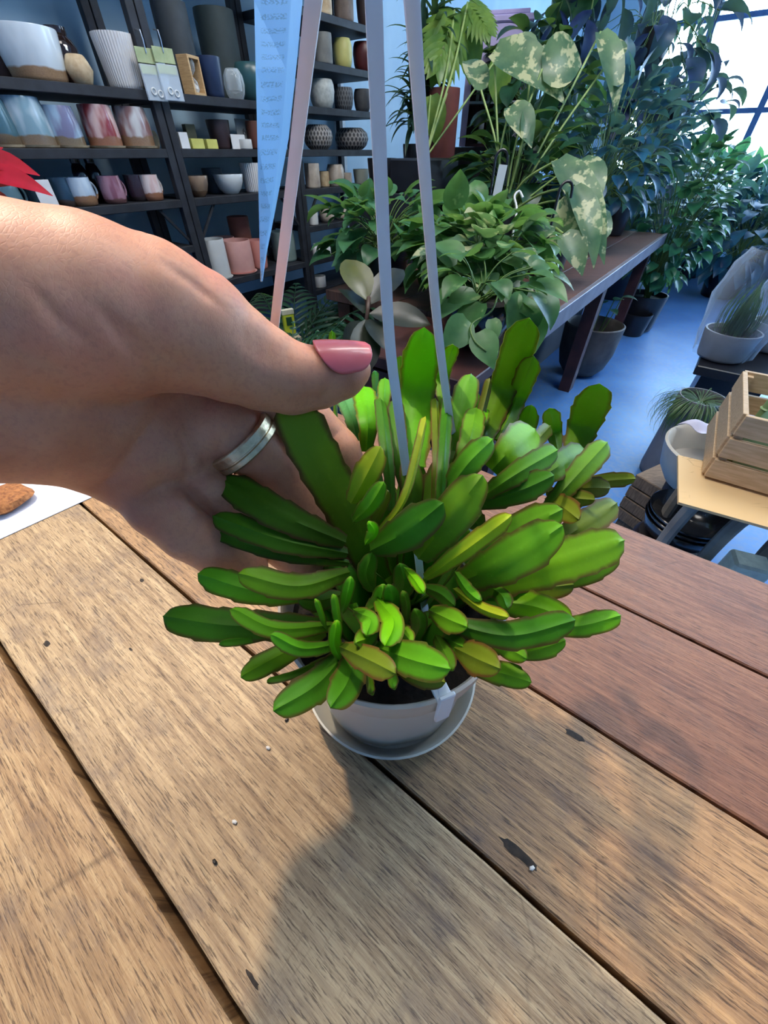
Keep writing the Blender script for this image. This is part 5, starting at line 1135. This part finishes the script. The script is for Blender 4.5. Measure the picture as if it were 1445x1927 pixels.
# plants crowding the window sill
for k, (S_, D_, z_, sz, m_, lab) in enumerate(((6.6, 1.1, 0, 1.25, LT, 'tall dark plant standing left of the window'), (6.0, -.1, 0, .62, LT, 'broad plant under the window left of the pole'), (6.9, -.7, 0, .68, LT, 'leafy plant below the brightest pane'), (5.4, 1.5, 0, 1.3, LD, 'tall dark plant by the far wall corner'), (7.4, .35, 0, .85, leafmat('jade green leaf', srgb(50, 150, 110), srgb(30, 110, 90)), 'jade green plant catching the window light'))):  # the jade plant gets a mottled jade green leaf material
    t = plant_obj('window_plant', lab, 'potted plant', W(S_, D_, z_), (.2, .3, 'taper', blackp)); bush(t, .28, (0, 0, .3+sz*.45), (.5, .5, sz*.55), 230, .24, .13, 'lance', m_, 90+k, low=-.9)
# plant hooks and white tags in the middle
for (u, v, Z, lab) in ((932, 300, 1.55, 'black curved plastic pot hook above the white tag'), (1052, 360, 1.45, 'black curved pot hook against the cream variegated leaf')):
    c = P(u, v, Z); mb = MB(); r = .024
    pts = [Vector((0, 0, -.28)), Vector((0, 0, -.02))]+[Vector((-r+r*math.cos(a)+r*0, 0, r*math.sin(a))) if False else Vector((r-r*math.cos(a), 0, r*math.sin(a)*1.2)) for a in [math.pi*k/10 for k in range(11)]]+[Vector((2*r+.002, 0, -.02))]
    mb.tube(pts, .005, 8)
    for k in range(3): mb.tube([Vector((0, 0, -.26)), Vector((.08*math.cos(2.1*k), .08*math.sin(2.1*k), -.46))], .002, 5)
    o = mb.build('pot_hook', blackp); o.location = c; tag(o, lab, 'hook')
    mbp = MB(); mbp.lathe([(.06, -.58), (.085, -.46), (.088, -.455), (.08, -.455), (.06, -.5), (.001, -.5)], 28); q = mbp.build('basket', blackp, None); q.parent = o
for (u, v, Z, hh, lab) in ((938, 352, 1.50, .13, 'white blank plant tag hanging beside the black hook'), ):
    c = P(u, v, Z); mb = MB(); mb.box(0, 0, 0, .034, .001, hh, 0, .2); o = mb.build('plant_label', card, smooth=False); o.location = c; o.rotation_euler = (0, .08, 0); tag(o, lab, 'tag')
mb = MB(); pts = [P(958, 520, 1.42), P(965, 440, 1.45), P(972, 395, 1.45), P(968, 370, 1.45), P(977, 360, 1.45), P(984, 372, 1.45)]; mb.tube(catmull(pts, 24), .004, 8)
tag(mb.build('white_hook', wsm), 'thin white plastic hanger hook rising from the variegated pothos', 'hook')

# ------------------------------------------------------------------ goods at the right beyond the counter
QZ = .62
st = thing('side_trolley', 'low stand beyond the counter carrying the wooden crate', 'stand', W(1.0, -.45, 0), ROT)
gm = plain('grey bent timber', srgb(150, 146, 140), srgb(120, 116, 112), 12, .6)
# cardboard sheet with leaf drawings
e1 = (PZ(1445, 992, QZ)-PZ(1277, 945, QZ)); CA = math.atan2(e1.y, e1.x); c0 = on(1277, 945, QZ)
FR = Matrix.Translation(c0) @ Matrix.Rotation(CA, 4, 'Z')
mb = MB(); mb.M = FR; mb.box(.24, .10, -.003, .48, .20, .006)
def cardm():
    m, nt, b = nodes('kraft card with leaf print'); v = coords(nt)
    vo = N(nt, 'ShaderNodeTexVoronoi'); vo.feature = 'DISTANCE_TO_EDGE'; vo.inputs['Scale'].default_value = 16; mp = N(nt, 'ShaderNodeMapping'); mp.inputs['Scale'].default_value = (1, 2.4, 1); mp.inputs['Rotation'].default_value = (0, 0, .6); nt.links.new(v, mp.inputs[0]); nt.links.new(mp.outputs[0], vo.inputs['Vector'])
    f = math_(nt, 'MULTIPLY', ramp(nt, vo.outputs['Distance'], [(0, (1, 1, 1)), (.03, (0, 0, 0))]), ramp(nt, noise(nt, v, 12), [(.48, (0, 0, 0)), (.55, (.6, .6, .6))]))
    nt.links.new(mix(nt, f, srgb(226, 192, 140), srgb(140, 106, 70)), b.inputs['Base Color']); b.inputs['Roughness'].default_value = .7; return m
tag(mb.build('kraft_card', cardm(), smooth=False), 'kraft card printed with leaf outlines under the wooden crate', 'card')
# stand legs / top
FS = Matrix.Translation(on(1322, 897, QZ)) @ Matrix.Rotation(math.radians(-34), 4, 'Z')
mb = MB(); mb.M = FS; mb.box(.19, .135, -.018, .34, .23, .022, .003); mb.build('top', gm, st, smooth=False)
for (x, y) in ((.06, .05), (.16, .05), (.26, .05), (.06, .22), (.32, .22)):
    mb = MB(); mb.M = FS
    mb.tube(catmull([Vector((x, y, -.03)), Vector((x-.03, y, -.12)), Vector((x-.035, y, -.3)), Vector((x-.01, y, -.48)), Vector((x+.03, y, -.6185))], 16), .016, 8); mb.build('leg', gm, st)
# slatted crate
k0 = on(1322, 897, QZ+.001); hb = .20
for zz in [QZ+.01*i for i in range(8, 40)]:                          # height at which the corner post shows as tall as it does
    r_ = Vector((k0.x, k0.y, zz))-CAM
    if 963.5-FPX*(r_.y*sp+r_.z*cp)/(r_.y*cp-r_.z*sp) < 785: hb = zz-QZ; break
ef = PZ(1445, 803, QZ+hb)-PZ(1383, 785, QZ+hb); CR_A = math.radians(-34)
cr = thing('wooden_crate', 'pale slatted wooden crate standing on the kraft card', 'crate', k0, CR_A)
pw = plain('raw pale pine', srgb(214, 184, 146), srgb(190, 158, 120), 20, .7, stretch=(1, 8, 8), bmp=.1)
CW, CD, CH = .36, .26, hb
for k in range(3):
    z = CH*(.5+k)/3+.001
    for (y, nm) in ((0, 'front_slat'), (CD, 'back_slat')): mb = MB(); mb.box(CW/2, y, z, CW, .010, CH/3-.009, .001); child(mb, nm, pw, cr, smooth=False)
    for x in (0, CW): mb = MB(); mb.box(x, CD/2, z, .010, CD-.011, CH/3-.009, .001); child(mb, 'side_slat', pw, cr, smooth=False)
mb = MB(); mb.box(CW/2, CD/2, .006, CW-.012, CD-.012, .008); child(mb, 'bottom_panel', pw, cr, smooth=False)
for x in (.012, CW-.012):
    for y in (.012, CD-.012): mb = MB(); mb.box(x, y, CH/2, .016, .016, CH-.02); child(mb, 'corner_post', pw, cr, smooth=False)
CRW = Matrix.Translation(cr.location) @ Matrix.Rotation(CR_A, 4, 'Z')
gg = plain('sea green glazed ceramic', srgb(128, 166, 140), srgb(104, 146, 120), 12, .2, coat=.5)
for k, (x, y, r, h, lab) in enumerate(((.085, .09, .045, .10, 'round sea-green lidded pot at the front left inside the crate'), (.165, .06, .036, .11, 'sea-green cone-shaped ornament in the crate nearest the camera'), (.20, .17, .05, .12, 'spotted green toadstool ornament deeper in the crate'))):
    mb = MB()
    if k == 0: mb.lathe([(r*.8, 0), (r, .03), (r, .10), (r*.9, .13), (r*.6, .148), (r*.2, .155), (.001, .155)], 32)
    elif k == 1: mb.lathe([(r, 0), (r*.95, .02), (r*.5, .11), (r*.15, .168), (.001, .17)], 28)
    else: mb.lathe([(r*.4, 0), (r*.35, .10), (r, .11), (r*.95, .13), (r*.6, .16), (.001, .172)], 28)
    o = mb.build('ceramic_ornament', gg); o.location = CRW @ Vector((x, y, .0105)); tag(o, lab, 'ornament')
    if k == 2:
        for a in (.3, 1.6, 2.9, 4.2, 5.4): sp_ = MB(); sp_.lathe([(.001, 0), (.010, .001), (.008, .004), (.001, .005)], 14, (r*.72*math.cos(a), r*.72*math.sin(a), .146)); q = sp_.build('white_spot', wsm); q.parent = o
mb = MB(); mb.tube([CRW @ Vector((.045, .10, .012)), CRW @ Vector((.05, .10, .20)), CRW @ Vector((.052, .10, .27))], [.013, .012, .011], 12); 
for z in (.08, .14, .20, .25): mb.lathe([(.012, -.003), (.0155, 0), (.012, .003)], 14, tuple(CRW @ Vector((.049, .10, z))))
mb.tube([CRW @ Vector((.05, .10, .18)), CRW @ Vector((.16, .12, .15)), CRW @ Vector((.27, .14, .13))], .005, 8)
tag(mb.build('bamboo_cane', plain('pale green bamboo', srgb(150, 176, 120), srgb(122, 150, 98), 20, .4)), 'thick pale green bamboo cane standing in the crate corner', 'bamboo')
# white round basin with cloth, grey planks under
p = on(1372, 848, .50); p2 = Vector((p.x, p.y, 0))
mb = MB(); mb.lathe([(.08, .36), (.12, .37), (.148, .41), (.162, .46), (.170, .495), (.164, .50), (.154, .49), (.135, .42), (.001, .39)], 56)
o = mb.build('white_basin', plain('cream white enamel', srgb(214, 208, 196), srgb(200, 192, 178), 8, .35)); o.location = p2; tag(o, 'round cream-white basin left of the wooden crate', 'basin')
mb = MB(); mb.M = Matrix.Translation(p2); mb.lathe([(.11, 0), (.10, .02), (.085, .12), (.10, .35), (.001, .358)], 30); tag(mb.build('plinth', darkwood), 'dark round plinth under the cream-white basin', 'plinth')
mb = MB(); q0 = on(1262, 790, .52); vs = []; g = 12
for i in range(g+1):
    for j in range(g+1):
        x = i/g; y = j/g; q = q0+Vector((.02, -.01, 0))+Vector((.17, .02, 0))*x+Vector((.08, -.10, 0))*y; vs.append((q.x, q.y, .512+.012*math.sin(7*x+3*y)+.010*math.sin(9*y)-.02*max(0, .25-x)))
nvt = len(vs); vs += [(a, b_, c_-.0015) for a, b_, c_ in vs]; fs = [(i*(g+1)+j, (i+1)*(g+1)+j, (i+1)*(g+1)+j+1, i*(g+1)+j+1) for i in range(g) for j in range(g)]; fs += [tuple(nvt+a for a in f[::-1]) for f in fs]
mb.add(vs, fs); tag(mb.build('tissue_paper', plain('white tissue', srgb(206, 200, 214), srgb(196, 190, 206), 8, .8)), 'white tissue paper lying on the rim of the cream basin', 'paper')
# black bowls stack on floor stand, wooden planks, white block
p = on(1236, 990, .35)
mb = MB(); mb.M = Matrix.Translation((p.x+.07, p.y, 0)); mb.lathe([(.10, 0), (.10, .28), (.09, .298), (.001, .299)], 24); tag(mb.build('plinth', darkwood), 'dark round plinth under the black bowls', 'plinth')
for k in range(3):
    mb = MB(); r = .105; mb.lathe([(r*.5, 0), (r*.55, .003), (r*.85, .03), (r, .075), (r*.98, .077), (r*.82, .034), (r*.5, .008), (.001, .006)], 44)
    o = mb.build('black_bowl', MATS['glossy black bowl']); o.location = (p.x+.07, p.y, .30+k*.016)
    tag(o, ('lowest', 'middle', 'top')[k]+' glossy black bowl of the nested stack beyond the counter edge', 'bowl')
for k in range(4):
    q = on(1262, 900, .3); mb = MB(); mb.M = Matrix.Translation((q.x+.06, q.y-.03, 0)) @ Matrix.Rotation(.5, 4, 'Z'); mb.box(.0, 0, .08+.055*k, .16, .30, .05, .003)
    if k == 0: mb.box(0, 0, .0275, .14, .26, .054)
    tag(mb.build('timber_block', plain('weathered grey brown timber', srgb(150, 128, 106), srgb(112, 94, 78), 30, .8, stretch=(1, 8, 1)), smooth=False), ('lowest', 'second', 'third', 'top')[k]+' weathered timber block in the stack left of the basin', 'timber')
q = on(1398, 1050, .45); mb = MB(); mb.M = Matrix.Translation((q.x, q.y-.02, 0)) @ Matrix.Rotation(-.4, 4, 'Z'); mb.box(0, 0, .42, .075, .06, .09, .006)
tag(mb.build('stone_block', plain('rough white stone', srgb(240, 232, 208), srgb(222, 212, 190), 60, .8, bmp=.5), smooth=False), 'rough white stone block just beyond the counter edge', 'stone')
mb = MB(); mb.M = Matrix.Translation((q.x, q.y-.02, 0)) @ Matrix.Rotation(-.4, 4, 'Z'); mb.box(0, 0, .187, .16, .12, .374, .01)
tag(mb.build('plinth', plain('grey brown plinth', srgb(110, 100, 90), srgb(86, 78, 70), 9, .6), smooth=False), 'grey-brown plinth under the rough white stone block', 'plinth')
# grasses in wrapped pots
for k, (u, v, z, lab) in enumerate(((1352, 672, .40, 'grass plant in a grey pot wrapped in clear plastic, left one'), (1440, 655, .40, 'grass plant in a grey pot wrapped in clear plastic, cut by the right edge'))):
    p = on(u, v, z); t = plant_obj('wrapped_grass', lab, 'potted plant', p, (.12, .13, 'taper', plain('grey pot plastic', srgb(140, 140, 142), srgb(120, 120, 124), 8)))
    mb = MB(); rnd = random.Random(7+k)
    for i in range(240):
        a = rnd.uniform(0, 6.28); r = rnd.uniform(0, .09); leaf(mb, (r*math.cos(a), r*math.sin(a), .11), (math.cos(a)*.35, math.sin(a)*.35, 1), (math.cos(a), math.sin(a), 0), rnd.uniform(.12, .26), .004, 'strap', .7, .2)
    finish(t, mb, leafmat('dark grass', srgb(56, 88, 70), srgb(32, 58, 52)))
    mb = MB(); rr_ = random.Random(k); mb.lathe([(.125, .02), (.14, .12), (.155, .28), (.13, .40), (.10, .46)][::1], 40, (0, 0, 0), lambda th, z, j: 1+.05*math.sin(7*th+j)+.04*math.sin(13*th+2*j)); mb.f = mb.f[:-2]
    finish(t, mb, glassmat('crinkled clear plastic', (.8, .9, 1), .02, .1), 'plastic_wrap')
p = on(1352, 672, .40); mb = MB(); mb.M = Matrix.Translation((p.x+.12, p.y+.0, 0)) @ RM; mb.box(0, 0, .375, .50, .34, .045, .004); mb.box(0, 0, .17, .40, .26, .34)
tag(mb.build('black_tray', blackp, smooth=False), 'raised black tray holding the wrapped grasses', 'tray')
p = on(1372, 728, .5); t = plant_obj('trailing_grass', 'arching fine grass spilling between the tray and the crate', 'potted plant', Vector((p.x+.03, p.y+.12, 0)), (.09, .40, 'cyl', plain('grey pot plastic', srgb(140, 140, 142))))
mb = MB(); rnd = random.Random(77)
for i in range(260):
    a = rnd.uniform(1.8, 5.2) if i % 3 else rnd.uniform(0, 6.28); leaf(mb, (0, 0, .37), (math.cos(a)*.8, math.sin(a)*.8, rnd.uniform(.4, 1.0)), (0, 0, 1), rnd.uniform(.18, .30), .0035, 'strap', 2.0, .2)
finish(t, mb, leafmat('grass green', srgb(104, 128, 84), srgb(70, 100, 66)))
# red poinsettia leaves at the left edge
p = P(-30, 335, 1.05); t = plant_obj('poinsettia_plant', 'red poinsettia leaves poking in at the left edge', 'potted plant', Vector((p.x-.10, p.y+.02, TZ*0+.62)), (.10, .16, 'taper', blackp))
mb = MB(); 
for (a, b_, wd) in (((-60, 300, 1.06), (52, 300, 1.02), .06), ((-50, 320, 1.04), (76, 336, 1.0), .055), ((-60, 360, 1.05), (32, 386, 1.02), .05), ((-50, 350, 1.06), (24, 330, 1.04), .05), ((-70, 330, 1.1), (-10, 260, 1.1), .07), ((-90, 330, 1.05), (-150, 380, 1.05), .07)):
    A_, B_ = rel(t, *a), rel(t, *b_); leaf(mb, A_, B_-A_, (.2, -.6, 1), (B_-A_).length, wd*1.3, 'lance', .25, .25)
finish(t, mb, leafmat('scarlet bract', srgb(214, 24, 56), srgb(190, 14, 44), tr=.3), 'red_bracts'); sb = MB(); e = rel(t, -60, 320, 1.06); sb.tube(catmull([Vector((0, 0, .14)), e*.5+Vector((0, 0, .1)), e], 10), .004, 6); finish(t, sb, MATS['green plant stem'], 'stem')
mb = MB(); lc = t.location; mb.box(lc.x, lc.y, .30, .3, .3, .6, .01); tag(mb.build('plinth', darkwood, smooth=False), 'dark plinth under the poinsettia, hidden beyond the wrist', 'plinth')
